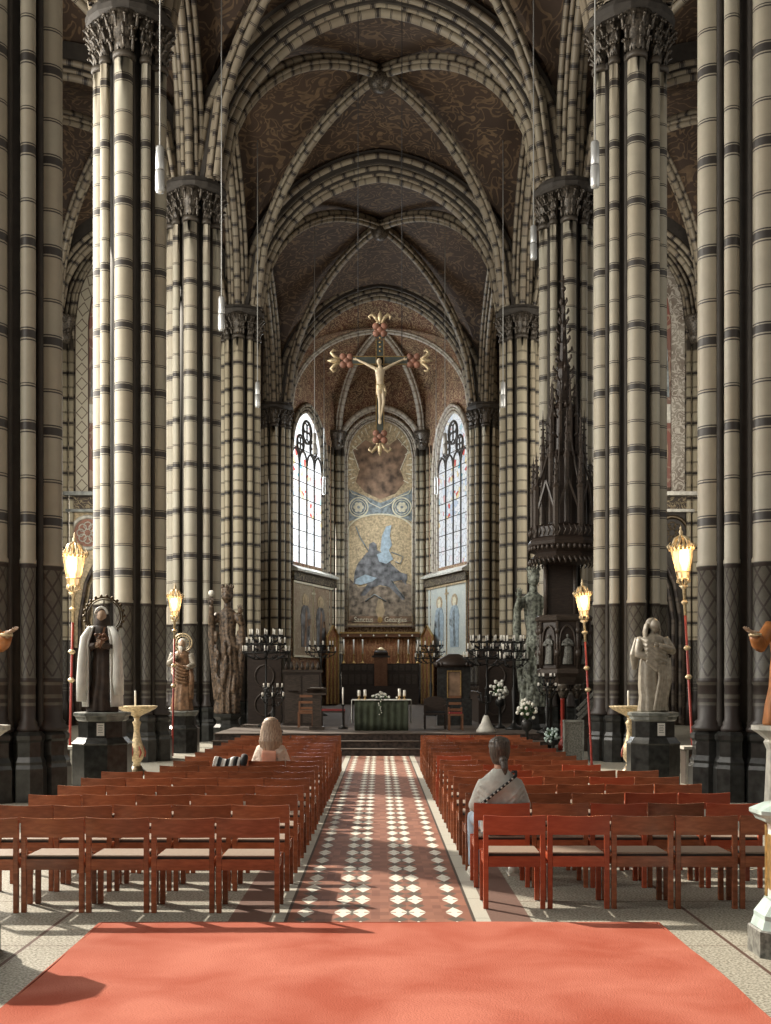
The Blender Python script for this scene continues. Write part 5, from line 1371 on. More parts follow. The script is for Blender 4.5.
    mb.ball((0, 0, 12.5), .07, 8, 6); mb.bar((0, 0, 12.5), (0, 0, 12.85), .04); mb.bar((-.12, 0, 12.7), (.12, 0, 12.7), .035)
    mb.obj('crocket', 'carved_wood', p)['kind'] = 'stuff'
    mb = MB()
    for k in range(8):       # gables between lower pinnacles and slim ribs (flying)
        a = k * PI / 4 + r8; b = a + PI / 4
        A = Vector((.84 * math.cos(a), .84 * math.sin(a), 6.3)); B = Vector((.84 * math.cos(b), .84 * math.sin(b), 6.3)); Mi = (A + B) / 2 + Vector((0, 0, .9))
        mb.bar(tuple(A), tuple(Mi), .05); mb.bar(tuple(Mi), tuple(B), .05)
        mb.sweep([(.80 * math.cos(a), .80 * math.sin(a), 7.0), (.6 * math.cos(a), .6 * math.sin(a), 7.6), (.42 * math.cos(a), .42 * math.sin(a), 8.2), (.3 * math.cos(a), .3 * math.sin(a), 9.0)], .03, 5)
        mb.bar((.84 * math.cos(a), .84 * math.sin(a), 6.0), (.84 * math.cos(a), .84 * math.sin(a), 6.7), .09)
    mb.obj('gable', 'carved_wood', p)
pulpit()

# ================================================================ ALTAR AND CHOIR
PZ = 0.521
al = thing('altar_table', 'altar table draped in dark green with white cloth ends on the choir steps', 'altar', (.04, 31.2, PZ))
mb = MB(); mb.box((0, 0, .40), (1.42, .70, .80)); mb.obj('altar_body', 'altar_green', al)
mb = MB()
def afn(i, j): return (-.72 + 1.44 * i, -.37 + .012 * math.sin(i * 50), .02 + .80 * j)
mb.grid(afn, 60, 4); o = mb.obj('green_frontal', 'altar_green', al); o.modifiers.new('t', 'SOLIDIFY').thickness = .01
mb = MB(); mb.box((0, 0, .825), (1.60, .82, .022))
for sx in (-1, 1):
    mb.grid(lambda i, j: (sx * (.80 + .01 * math.sin(i * 20)), -.41 + .82 * i, .825 - .62 * j), 24, 3)
o = mb.obj('white_altar_cloth', 'white_cloth', al)
def altar_candle(px, h, lab):
    x = (px - 380) * 31.0 / 1150; c = thing('altar_candle', lab, 'candle', (x, 31.0, PZ + .837))
    mb = MB(); mb.lathe([(.05, 0), (.05, .01), (.015, .03), (.015, .07), (.045, .085), (.045, .095)], (0, 0, 0), 10); mb.obj('holder', 'gilt', c)
    mb = MB(); mb.lathe([(.038, .095), (.038, .095 + h), (.01, .10 + h)], (0, 0, 0), 10); mb.obj('wax_body', 'wax', c)
altar_candle(359, .15, 'short white candle at the far left end of the altar')
altar_candle(365, .17, 'short white candle on the altar just left of the flowers')
altar_candle(399.5, .19, 'white candle on the altar nearest right of the flowers')
altar_candle(404.5, .15, 'short white candle at the far right end of the altar')
fl = thing('altar_flowers', 'low arrangement of white flowers trailing over the altar front', 'flowers', (0, 30.98, PZ + .837)); rr = random.Random(4)
mb = MB()
for k in range(42):
    x = rr.gauss(0, .13); z = .05 + .16 * max(0, 1 - abs(x) / .3) * rr.random(); mb.ball((x, rr.uniform(-.08, .08), z), rr.uniform(.022, .035), 7, 5)
for k in range(9): mb.ball((rr.uniform(-.04, .05), -.46 + .02, -.03 - .05 * k) if False else (rr.uniform(-.04, .05), -.235, -.05 * k), .018, 6, 4)
mb.obj('white_bloom', 'petal_white', fl)['kind'] = 'stuff'
mb = MB()
for k in range(34):
    a = rr.uniform(0, PI); L = rr.uniform(.12, .30); x = math.cos(a) * L
    mb.sweep([(0, 0, .02), (x * .6, rr.uniform(-.06, .06), .05 + .08 * math.sin(a)), (x, rr.uniform(-.1, .1), .03 + .10 * math.sin(a))], [.006, .018, .003], 5)
mb.sweep([(0, -.15, .03), (.02, -.225, 0), (.0, -.235, -.4)], [.02, .015, .005], 5)
mb.obj('greenery', 'leaf_green', fl)
mb = MB(); mb.lathe([(.10, 0), (.13, .03), (.12, .05)], (0, 0, 0), 12); mb.obj('dish', 'dark_iron', fl)

c = thing('floor_candlestick', 'tall single white candle on dark stand left of the altar', 'candlestick', ((343 - 380) * 32.2 / 1150, 32.2, PZ))
mb = MB(); mb.lathe([(.14, 0), (.14, .03), (.03, .08), (.02, .12), (.02, .62), (.06, .66), (.06, .68)], (0, 0, 0), 12); mb.obj('stand', 'dark_iron', c)
mb = MB(); mb.lathe([(.024, .68), (.024, 1.15), (.004, 1.16)], (0, 0, 0), 8); mb.obj('wax_body', 'wax', c)

def candelabrum(px, D, top_py, width, tiers, label, per=9, candle=.16):
    z0 = PZ; H = CAMZ + (CY - top_py) * D / F - z0
    c = thing('candelabrum', label, 'candelabrum', ((px - 380) * D / F, D, z0), group='branched iron candelabra in the choir')
    mb = MB(); mb.lathe([(.26, 0), (.26, .04), (.10, .12), (.05, .2), (.035, .3), (.07, H * .4), (.03, H * .45), (.03, H * .7), (.06, H * .74), (.02, H * .78), (.02, H - .1)], (0, 0, 0), 10); mb.obj('stem', 'dark_iron', c)
    for ti in range(tiers):
        z = H - candle - .08 - ti * .24; r = width / 2 * (0.55 + 0.45 * (ti + 1) / tiers)
        mb = MB(); waxes = []
        mb.sweep([(r * math.cos(2 * PI * k / 20), r * .6 * math.sin(2 * PI * k / 20), z) for k in range(21)], .014, 5, caps=False)
        for k in range(per):
            a = 2 * PI * (k + .5 * ti) / per; x, y = r * math.cos(a), r * .6 * math.sin(a)
            mb.sweep([(0, 0, z - .16), (x * .5, y * .5, z - .20), (x * .9, y * .9, z - .08), (x, y, z)], .013, 5)
            mb.lathe([(.012, 0), (.04, .03), (.045, .045)], (x, y, z), 8)
            mb.ball((x * .6, y * .6, z - .14), .03, 5, 4)
            wax = MB(); wax.lathe([(.017, .045), (.017, .045 + candle), (.004, .05 + candle)], (x, y, z), 6); waxes.append(wax)
        br = mb.obj('branch_tier', 'dark_iron', c)
        for wax in waxes: wax.obj('candle', 'wax', br)
    return c
candelabrum(266, 33.5, 628, 1.35, 3, 'wide iron candelabrum with white candles left of the choir, before the striped pillar', 12)
candelabrum(273, 29.9, 682, .62, 2, 'small dark candelabrum just above the seated long-haired woman', 6, .10)
candelabrum(321, 45.0, 640, 1.2, 2, 'dark candelabrum in front of the warm gold saint mural', 9)
candelabrum(431, 45.0, 640, 1.3, 3, 'dark candelabrum in front of the pale window-lit saint mural', 9)
candelabrum(487, 33.5, 634, 1.35, 3, 'large iron candelabrum in the choir right of the altar', 12)
candelabrum(514, 31.6, 634, .75, 3, 'candelabrum of white candles against the grey-green statue', 8)
candelabrum(547, 29.3, 672, .5, 2, 'low dark candelabrum at the foot of the pulpit', 6, .08)

# paschal stand with white cone base
c = thing('flower_candlestand', 'dark branching stand with white bell-shaped foot right of the choir chair', 'stand', ((486 - 380) * 29.9 / 1150, 29.9, PZ))
mb = MB(); mb.lathe([(.26, 0), (.25, .05), (.14, .22), (.08, .38), (.05, .44)], (0, 0, 0), 16); mb.obj('foot', 'white_stone', c)
mb = MB(); mb.lathe([(.05, .44), (.02, .5), (.02, 1.1), (.05, 1.15)], (0, 0, 0), 8)
for k in range(8):
    a = k * PI / 4; mb.sweep([(0, 0, .75), (.12 * math.cos(a), .12 * math.sin(a), .78), (.20 * math.cos(a), .20 * math.sin(a), .9 + .1 * (k % 2))], .012, 5); mb.ball((.2 * math.cos(a), .2 * math.sin(a), .92 + .1 * (k % 2)), .03, 6, 5)
mb.obj('branching_stem', 'dark_iron', c)

def bouquet(px, py, D, r, lab, petal='petal_white', zb=PZ):
    P = at(px, py, D); v = thing('flower_vase', lab, 'flowers', (P.x, D, zb)); H = P.z - zb
    mb = MB(); mb.lathe([(.16, 0), (.16, .05), (.04, .12), (.04, H * .55), (.12, H * .6), (.14, H * .72), (.10, H * .8)], (0, 0, 0), 12); mb.obj('stand', 'dark_iron', v)
    rr = random.Random(int(px)); mb = MB(); g = MB()
    for k in range(34):
        d = Vector((rr.gauss(0, 1), rr.gauss(0, 1), rr.gauss(0, 1))).normalized() * r * rr.uniform(.5, 1)
        mb.ball((d.x, d.y, H + d.z), r * .17, 7, 5)
        g.sweep([(0, 0, H * .78), (d.x * .6, d.y * .6, H + d.z * .5), (d.x * 1.1, d.y * 1.1, H + d.z * 1.1)], [.01, .022, .004], 5)
    mb.obj('bloom', petal, v)['kind'] = 'stuff'; g.obj('greenery', 'leaf_green', v)
bouquet(500, 690, 32.4, .30, 'bouquet of pale flowers on a stand against the right choir pillar')
bouquet(527, 710, 27.6, .26, 'white flowers in front of the pillar left of the pulpit', zb=0)
bouquet(553, 735, 27.4, .22, 'pale green plant and flowers at the foot of the pulpit', 'teal_stone', zb=0)

def stall(sg, label):
    s = thing('choir_stall', label, 'bench', (sg * 3.60, 41.7, PZ))
    mb = MB(); mb.box((sg * .50, 0, 1.15), (.12, 10.6, 2.3)); mb.obj('back_panel', 'dark_wood', s)
    mb = MB(); mb.box((sg * .42, 0, 2.36), (.5, 10.8, .12))
    for k in range(22): mb.lathe([(.05, 0), (.06, .06), (.004, .30)], (sg * .42, -5.2 + k * .495, 2.42), 6)
    mb.obj('carved_cresting', 'carved_wood', s)
    mb = MB(); mb.box((sg * .20, 0, .46), (.5, 10.4, .07)); mb.obj('seat', 'dark_wood', s)
    for k in range(12):
        mb = MB(); y = -5.2 + k * .945
        mb.box((sg * .18, y, .45), (.56, .06, .9)); mb.lathe([(.045, .9), (.05, 1.1), (.06, 1.15)], (sg * .02, y, 0), 8); mb.box((sg * .2, y, 1.12), (.5, .10, .05)); mb.obj('divider', 'carved_wood', s)
    mb = MB(); mb.box((-sg * .42, 0, .48), (.08, 10.0, .96)); mb.box((-sg * .36, 0, .98), (.3, 10.0, .04)); mb.obj('book_rest', 'dark_wood', s)
    mb = MB(); mb.box((0.05 * sg, -5.33, 1.22), (1.05, .10, 2.44)); mb.obj('end_panel', 'dark_wood', s)
    mb = MB()
    for z in (.6, 1.5): mb.sweep([(.05 * sg + .3 * math.cos(2 * PI * k / 16), -5.40, z + .35 * math.sin(2 * PI * k / 16)) for k in range(17)], .03, 5, caps=False)
    mb.obj('carved_roundel', 'carved_wood', s)
stall(-1, 'long dark carved choir stall on the left behind the candelabra')
stall(1, 'long dark carved choir stall on the right behind the candelabra')

# dark side altar with small gold picture (right), dark cabinet (left)
c = thing('side_altar', 'black side altar with small gold-framed picture right of the main altar', 'altar', (2.25, 34.9, PZ)); c.scale = (.8, .8, .8)
mb = MB(); mb.box((0, 0, .5), (1.3, .7, 1.0)); mb.box((0, .2, 1.6), (1.25, .25, 1.3)); mb.obj('altar_body', 'black_marble', c)
mb = MB(); mb.lathe([(.72, 2.2), (.8, 2.3), (.74, 2.4), (.5, 2.55), (.2, 2.7)], (0, .15, 0), 10, sy=.5)
for k in range(9): mb.ball((-.64 + .16 * k, -.12, 2.3), (.08, .06, .1), 6, 5)
mb.obj('canopy', 'dark_wood', c)
mb = MB(); mb.box((0, .06, 1.55), (.46, .03, .92)); mb.obj('picture', 'mosaic_brown', c)
mb = MB()
for a, b, d, e in ((-.25, 1.55, .04, 1.0), (.25, 1.55, .04, 1.0), (0, 1.05, .54, .04), (0, 2.05, .54, .04)): mb.box((a, .04, b), (d, .05, e))
mb.obj('gilt_frame', 'gilt', c)
c = thing('vestment_chest', 'tall dark carved cupboard left of the main altar behind the lectern', 'cupboard', (-2.35, 34.9, PZ)); c.scale = (.8, .8, .8)
mb = MB(); mb.box((0, 0, 1.0), (1.4, .7, 2.0)); mb.obj('body', 'dark_wood', c)
mb = MB()
for sx in (-1, 1): mb.box((sx * .34, -.36, 1.0), (.6, .03, 1.8)); mb.lathe([(.22, 0), (.16, .02)], (sx * .34, -.38, 1.3), 12)
mb.obj('door', 'carved_wood', c)
mb = MB(); mb.box((0, 0, 2.05), (1.5, .8, .1))
for k in range(7): mb.lathe([(.05, 2.1), (.07, 2.2), (.02, 2.4)], (-.6 + .2 * k, -.2, 0), 6)
mb.obj('carved_cresting', 'carved_wood', c)

# lectern, chairs in the choir
c = thing('lectern', 'narrow dark wooden lectern left of the altar', 'lectern', ((317 - 380) * 31.6 / 1150, 31.6, PZ))
mb = MB(); mb.box((0, 0, .04), (.40, .36, .08)); mb.box((0, 0, .52), (.24, .22, .92)); mb.obj('column', 'carved_wood', c)
mb = MB(); mb.box((0, -.02, 1.05), (.52, .40, .04), rx=-.45); mb.box((0, -.17, .98), (.52, .02, .06)); mb.obj('book_rest', 'carved_wood', c)
mb = MB(); mb.box((0, -.02, 1.085), (.36, .28, .03), rx=-.45); mb.obj('open_book', 'paper', c)
def choir_chair(x, y, lab, wm, cm, arms=False, w_=.50, hb=.95):
    c = thing('choir_chair', lab, 'chair', (x, y, PZ))
    for sx in (-1, 1):
        for yy, hh in ((-.2, .42), (.2, hb)):
            mb = MB(); mb.box((sx * (w_ / 2 - .025), yy, hh / 2), (.045, .045, hh)); mb.obj('leg', wm, c)
    mb = MB(); mb.box((0, 0, .42), (w_, .46, .05)); mb.obj('seat', wm, c)
    mb = MB(); mb.box((0, 0, .47), (w_ - .06, .42, .05)); mb.obj('cushion', cm, c)
    mb = MB()
    if arms:
        mb.plate([(-w_ / 2, .45), (w_ / 2, .45), (w_ / 2, hb - .1)] + [(w_ / 2 * math.cos(PI * k / 10), hb - .1 + .16 * math.sin(PI * k / 10)) for k in range(11)] + [(-w_ / 2, hb - .1)], Matrix.Translation((0, .22, 0)), .05)
    else:
        for z in (.55, .72, .9): mb.box((0, .2, z), (w_ - .06, .02, .07))
    mb.obj('backrest', wm, c)
    if arms:
        for sx in (-1, 1): mb = MB(); mb.box((sx * (w_ / 2 - .02), -.02, .66), (.05, .44, .04)); mb.box((sx * (w_ / 2 - .02), -.2, .54), (.045, .045, .24)); mb.obj('armrest', wm, c)
choir_chair((435 - 380) * 32.0 / 1150, 32.0, 'dark round-backed armchair right of the altar', 'dark_wood', 'black_cloth', True, .62, .85)
choir_chair((455.5 - 380) * 31.2 / 1150, 31.2, 'pale wooden ladder-back chair right of the altar', 'brown_wood', 'red_cushion', False, .40, .62)
choir_chair((306 - 380) * 33.2 / 1150, 33.2, 'light brown wooden chair just left of the lectern', 'brown_wood', 'brown_wood', False, .46, .75)
c = thing('kneeling_bench', 'low bench with red cushion between lectern and altar', 'bench', ((333 - 380) * 34.5 / 1150, 34.5, PZ))
mb = MB(); mb.box((0, 0, .42), (.75, .3, .05)); mb.box((-.33, 0, .2), (.05, .28, .4)); mb.box((.33, 0, .2), (.05, .28, .4)); mb.obj('frame', 'dark_wood', c)
mb = MB(); mb.box((0, 0, .475), (.72, .3, .06)); mb.obj('cushion', 'red_cushion', c)

# high altar at the back
HY = 69.0
c = thing('high_altar', 'long black high altar with gradine below the gold brocade hanging', 'altar', (0, HY, PZ))
mb = MB(); mb.box((0, 0, .55), (4.6, 1.2, 1.1)); mb.box((0, .35, 1.5), (4.6, .5, .9)); mb.box((0, .45, 2.2), (4.7, .35, .5)); mb.obj('altar_body', 'dark_wood', c)
mb = MB()
for k in range(12): mb.box((-2.1 + .38 * k, .26, 2.2), (.28, .03, .32)); mb.box((-2.1 + .38 * k, .08, 1.5), (.28, .03, .6))
mb.obj('carved_panel', 'carved_wood', c)
tb = thing('tabernacle', 'brown wooden tabernacle with small green dome on the high altar', 'tabernacle', (0.05, HY - .2, PZ + 1.105))
mb = MB(); mb.box((0, 0, .85), (.78, .3, 1.7)); mb.obj('body', 'brown_wood', tb)
mb = MB()
for sx in (-1, 1): mb.box((sx * .19, -.165, .9), (.32, .03, 1.3))
mb.obj('door', 'brown_wood', tb)
mb = MB(); mb.box((0, 0, 1.76), (1.1, .34, .12)); mb.lathe([(.44, 1.8), (.42, 2.0), (.36, 2.12)], (0, 0, 0), 12, sy=.4); mb.obj('canopy', 'dark_wood', tb)
mb = MB(); mb.lathe([(.26, 2.12), (.22, 2.2), (.1, 2.28), (.01, 2.32)], (0, 0, 0), 12, sy=.5); mb.obj('dome', 'pale_gilt', tb)
for i, px in enumerate((343.5, 353.5, 362.5, 398.5, 408.5, 418)):
    x = (px - 380) * HY / 1150
    nm = ['outermost', 'middle', 'innermost'][i if i < 3 else 5 - i]
    k = thing('altar_candlestick', '%s tall candlestick on the %s half of the high altar' % (nm, 'left' if i < 3 else 'right'), 'candlestick', (x, HY + .45, PZ + 2.452), group='six tall candlesticks on the high altar')
    mb = MB(); mb.lathe([(.13, 0), (.12, .06), (.04, .14), (.03, .3), (.06, .36), (.03, .42), (.03, .50), (.09, .56), (.09, .58)], (0, 0, 0), 10); mb.obj('holder', 'gilt', k)
    mb = MB(); mb.lathe([(.045, .58), (.045, 1.45), (.01, 1.46)], (0, 0, 0), 8); mb.obj('wax_body', 'wax', k)

# brocade reredos hanging with gilt cornice
c = thing('brocade_hanging', 'gold and red brocade hanging with gilt cornice behind the high altar', 'curtain', (0, 71.6, 0))
mb = MB(); mb.grid(lambda i, j: (-2.38 + 4.76 * i, .02 * math.sin(i * 150), .60 + 4.05 * j), 160, 4); o = mb.obj('cloth', 'brocade', c); o.modifiers.new('t', 'SOLIDIFY').thickness = .02
mb = MB(); mb.box((0, -.08, 4.76), (4.9, .24, .22)); mb.obj('cornice', 'brown_wood', c)
mb = MB(); mb.box((0, -.10, 4.92), (5.0, .28, .10)); mb.obj('gilt_moulding', 'gilt', c)
mb = MB()
for k in range(6): mb.ball((-2.0 + .8 * k, -.24, 4.74), .06, 8, 6)  # small lights along the frieze, drawn as plain white balls
mb.obj('cornice_light', 'wax', c)
for sg in (-1, 1):
    wf = WL if sg < 0 else WR
    q = thing('gabled_screen_panel', '%s gabled gold screen panel beside the brocade hanging' % ('left' if sg < 0 else 'right'), 'screen', (0, 0, 0)); L = wf.L
    mb = MB(); M = wf.M(.45)
    mb.plate([(L - 2.9, .53), (L - 1.1, .53), (L - 1.1, 4.6), (L - 2.0, 5.2), (L - 2.9, 4.6)], M, .06); mb.obj('panel', 'brocade', q)
    mb = MB()
    for a, b in (((L - 2.95, 4.6), (L - 2.0, 5.3)), ((L - 2.0, 5.3), (L - 1.05, 4.6)), ((L - 2.9, .53), (L - 2.9, 4.7)), ((L - 1.1, .53), (L - 1.1, 4.7)), ((L - 2.3, .53), (L - 2.3, 4.6)), ((L - 1.7, .53), (L - 1.7, 4.6))): mb.bar(wf.p(a[0], a[1], .56), wf.p(b[0], b[1], .56), .10, .08)
    mb.obj('gilt_moulding', 'gilt', q)

# ================================================================ MOSAIC
D0 = 71.9
def mp(px, py): return ((px - 380) * D0 / F, CAMZ + (CY - py) * D0 / F)
mo = thing('arched_mosaic', 'tall round-headed gold mosaic of an armed rider above the high altar', 'mosaic', (0, D0, 0))
def crop(pts): return [mp(330 + x / 4.27, 400 + y / 4.267) for x, y in pts]       # outline on the wall picture
I0 = Matrix.Identity(4)
def lay(k): return Matrix.Translation((0, -.03 - .012 * k, 0))
def archp(h, z0, zs, rise, n=24): return [(-h, z0)] + [(-h + 2 * h * k / n, zs + rise * math.sqrt(max(0, 1 - (-1 + 2 * k / n) ** 2))) for k in range(n + 1)] + [(h, z0)]
mb = MB(); mb.plate(archp(2.0, 5.3, 15.9, 2.25), lay(0), .015); mb.obj('ground', 'mosaic_gold', mo)
mb = MB()
up = [(78, 500)] + [(78, 300), (85, 200), (110, 150), (160, 105), (215, 92), (270, 105), (320, 150), (345, 200), (350, 300), (350, 500)]
mb.plate(crop([(80, 520), (80, 380), (150, 410), (215, 440), (290, 410), (350, 380), (350, 520), (300, 500), (215, 488), (130, 500)]), lay(1), .012); mb.obj('slate_band', 'mosaic_slate', mo)
mb = MB()
mb.plate(crop([(125, 300), (95, 215), (150, 170), (185, 190), (215, 175), (250, 195), (290, 165), (335, 215), (300, 300), (320, 350), (280, 400), (215, 425), (150, 395), (110, 350)]), lay(2), .012)
mb.obj('cloud_figure_group', 'mosaic_brown', mo)
mb = MB()
for k in range(30):
    a = -0.50 + k * (PI + 1.0) / 29
    cx, cy = 215, 290
    if 0.42 * PI < a < 0.58 * PI: continue
    for r0, r1, w0 in ((112 + 14 * (k % 2), 136, .022),):
        q = []
        for rr_, ww in ((r0, .010), (r1, w0), (r1, -w0), (r0, -.010)):
            q.append((cx + rr_ * math.cos(a + ww), cy - rr_ * (1.42 if math.sin(a) > 0 else 1.0) * math.sin(a + ww)))
        mb.plate(crop(q)[::-1], lay(3), .012)
mb.obj('light_ray', 'mosaic_cream', mo)
mb = MB()
def circ(cx, cy, r, rad, a0=0, a1=2 * PI, ry=None):
    pts = crop([(cx + r * math.cos(a0 + (a1 - a0) * k / 28), cy + (ry or r) * math.sin(a0 + (a1 - a0) * k / 28)) for k in range(29)])
    mb.sweep([(x, -.07, z) for x, z in pts], rad, 6, caps=False)
for cx in (122, 307): circ(cx, 458, 40, .045); circ(cx, 458, 30, .02)
circ(215, 560, 140, .05, PI + .12, 2 * PI - .12, 72)
for pts in ([(82, 380), (95, 400), (150, 418), (170, 440), (215, 462), (262, 440), (282, 418), (335, 400), (348, 380)], [(80, 515), (80, 945), (350, 945), (350, 515)], [(125, 300), (95, 215), (150, 170)], [(290, 165), (335, 215), (300, 300)]):
    mb.sweep([(x, -.07, z) for x, z in crop(pts)], .03, 6)
mb.obj('border_line', 'mosaic_cream', mo)
mb = MB()
for cx in (122, 307):
    for k in range(6): a = k * PI / 3; mb.plate(crop([(cx + 14 * math.cos(a) + 9 * math.cos(2 * PI * q / 8), 458 + 14 * math.sin(a) + 9 * math.sin(2 * PI * q / 8)) for q in range(8)])[::-1], lay(3), .012)
mb.obj('rosette', 'mosaic_cream', mo)
mb = MB(); mb.plate(crop([(82, 945), (348, 945), (348, 790), (300, 770), (250, 800), (180, 790), (120, 800), (82, 760)]), lay(1), .012); mb.obj('earth', 'mosaic_earth', mo)
mb = MB()      # rearing horse and rider, wings, lance, dragon
mb.cur = 0
mb.plate(crop([(105, 735), (118, 700), (150, 660), (170, 640), (200, 640), (235, 660), (262, 700), (300, 735), (330, 745), (325, 790), (300, 765), (262, 750), (262, 775), (320, 850), (310, 855), (255, 800), (215, 790), (180, 800), (150, 835), (130, 835), (160, 785), (120, 775), (100, 790)])[::-1], lay(2), .014)
mb.plate(crop([(165, 640), (168, 615), (185, 605), (200, 618), (200, 645), (215, 680), (180, 700), (158, 680)])[::-1], lay(3), .014)
mb.plate(crop([(250, 760), (275, 735), (318, 750), (330, 740), (330, 770), (300, 770), (270, 775)])[::-1], lay(3), .014)
mb.cur = 1
mb.plate(crop([(215, 640), (222, 580), (240, 540), (262, 535), (255, 580), (265, 620), (245, 650), (225, 665)])[::-1], lay(4), .014)
mb.plate(crop([(200, 660), (250, 640), (270, 680), (240, 700), (210, 690)])[::-1], lay(5.5), .014)
mb.plate(crop([(110, 765), (150, 745), (200, 760), (180, 775), (130, 790), (108, 785)])[::-1], lay(4), .014)
mb.cur = 2
for pts in ([(110, 540), (130, 590), (165, 645)], [(262, 650), (290, 660), (312, 670), (300, 700), (280, 690)], [(262, 770), (290, 810), (318, 845)], [(150, 860), (190, 830), (240, 860)]):
    mb.sweep([(x, -.09, z) for x, z in crop(pts)], .035, 6)
mb.cur = 3
mb.plate(crop([(195, 900), (205, 850), (222, 850), (235, 900), (225, 930), (205, 930)])[::-1], lay(3), .014)
mb.obj('rider_and_beast', ['mosaic_grey', 'mosaic_blue', 'mosaic_slate', 'mosaic_tan'], mo)
mb = MB(); x0, z1 = mp(346, 624.5)[0], mp(346, 624.5)[1]
mb.plate([(-2.05, 5.52), (2.05, 5.52), (2.05, 5.98), (-2.05, 5.98)], lay(2), .012); mb.obj('inscription_band', 'mosaic_brown', mo)
def lettering(txt, x, w_):
    cu = bpy.data.curves.new('lettering', 'FONT'); cu.body = txt; cu.size = .46; cu.extrude = .012; cu.align_x = 'CENTER'; cu.align_y = 'CENTER'
    cu.materials.append(MATS['mosaic_cream']); tmp = bpy.data.objects.new('lettering_source', cu)
    me = bpy.data.meshes.new_from_object(tmp); bpy.data.objects.remove(tmp); o = bpy.data.objects.new('lettering', me); COL.objects.link(o); o.parent = mo
    o.location = (x, -.085, 5.75); o.rotation_euler = (PI / 2, 0, 0)
    o.scale = (w_ / (len(txt) * .24), 1, 1)
lettering('Sanctus', -1.02, 1.45); lettering('Georgius', .98, 1.6)
mb = MB(); mb.plate([(.0 + .16 * math.cos(2 * PI * k / 10), 5.75 + .2 * math.sin(2 * PI * k / 10)) for k in range(10)], lay(4), .012); mb.obj('gilt_emblem', 'gilt', mo)
mb = MB()
for h, rad in ((2.06, .06), (2.2, .05), (2.34, .09)):
    mb.sweep([(x, -.12, z) for x, z in archp(h, 5.2, 15.9, h + .25)], rad, 8)
mb.bar((-2.3, -.12, 5.35), (2.3, -.12, 5.35), .1); mb.obj('stone_frame', 'pale_rib_stone', mo)
mb = MB(); mb.sweep([(x, 71.75, z) for x, z in archp(2.62, 5.2, 16.1, 2.9)], .16, 8); mb.sweep([(x, 71.72, z) for x, z in archp(2.48, 5.2, 16.1, 2.72)], .07, 8); trim(mb, 'pale_rib_stone')

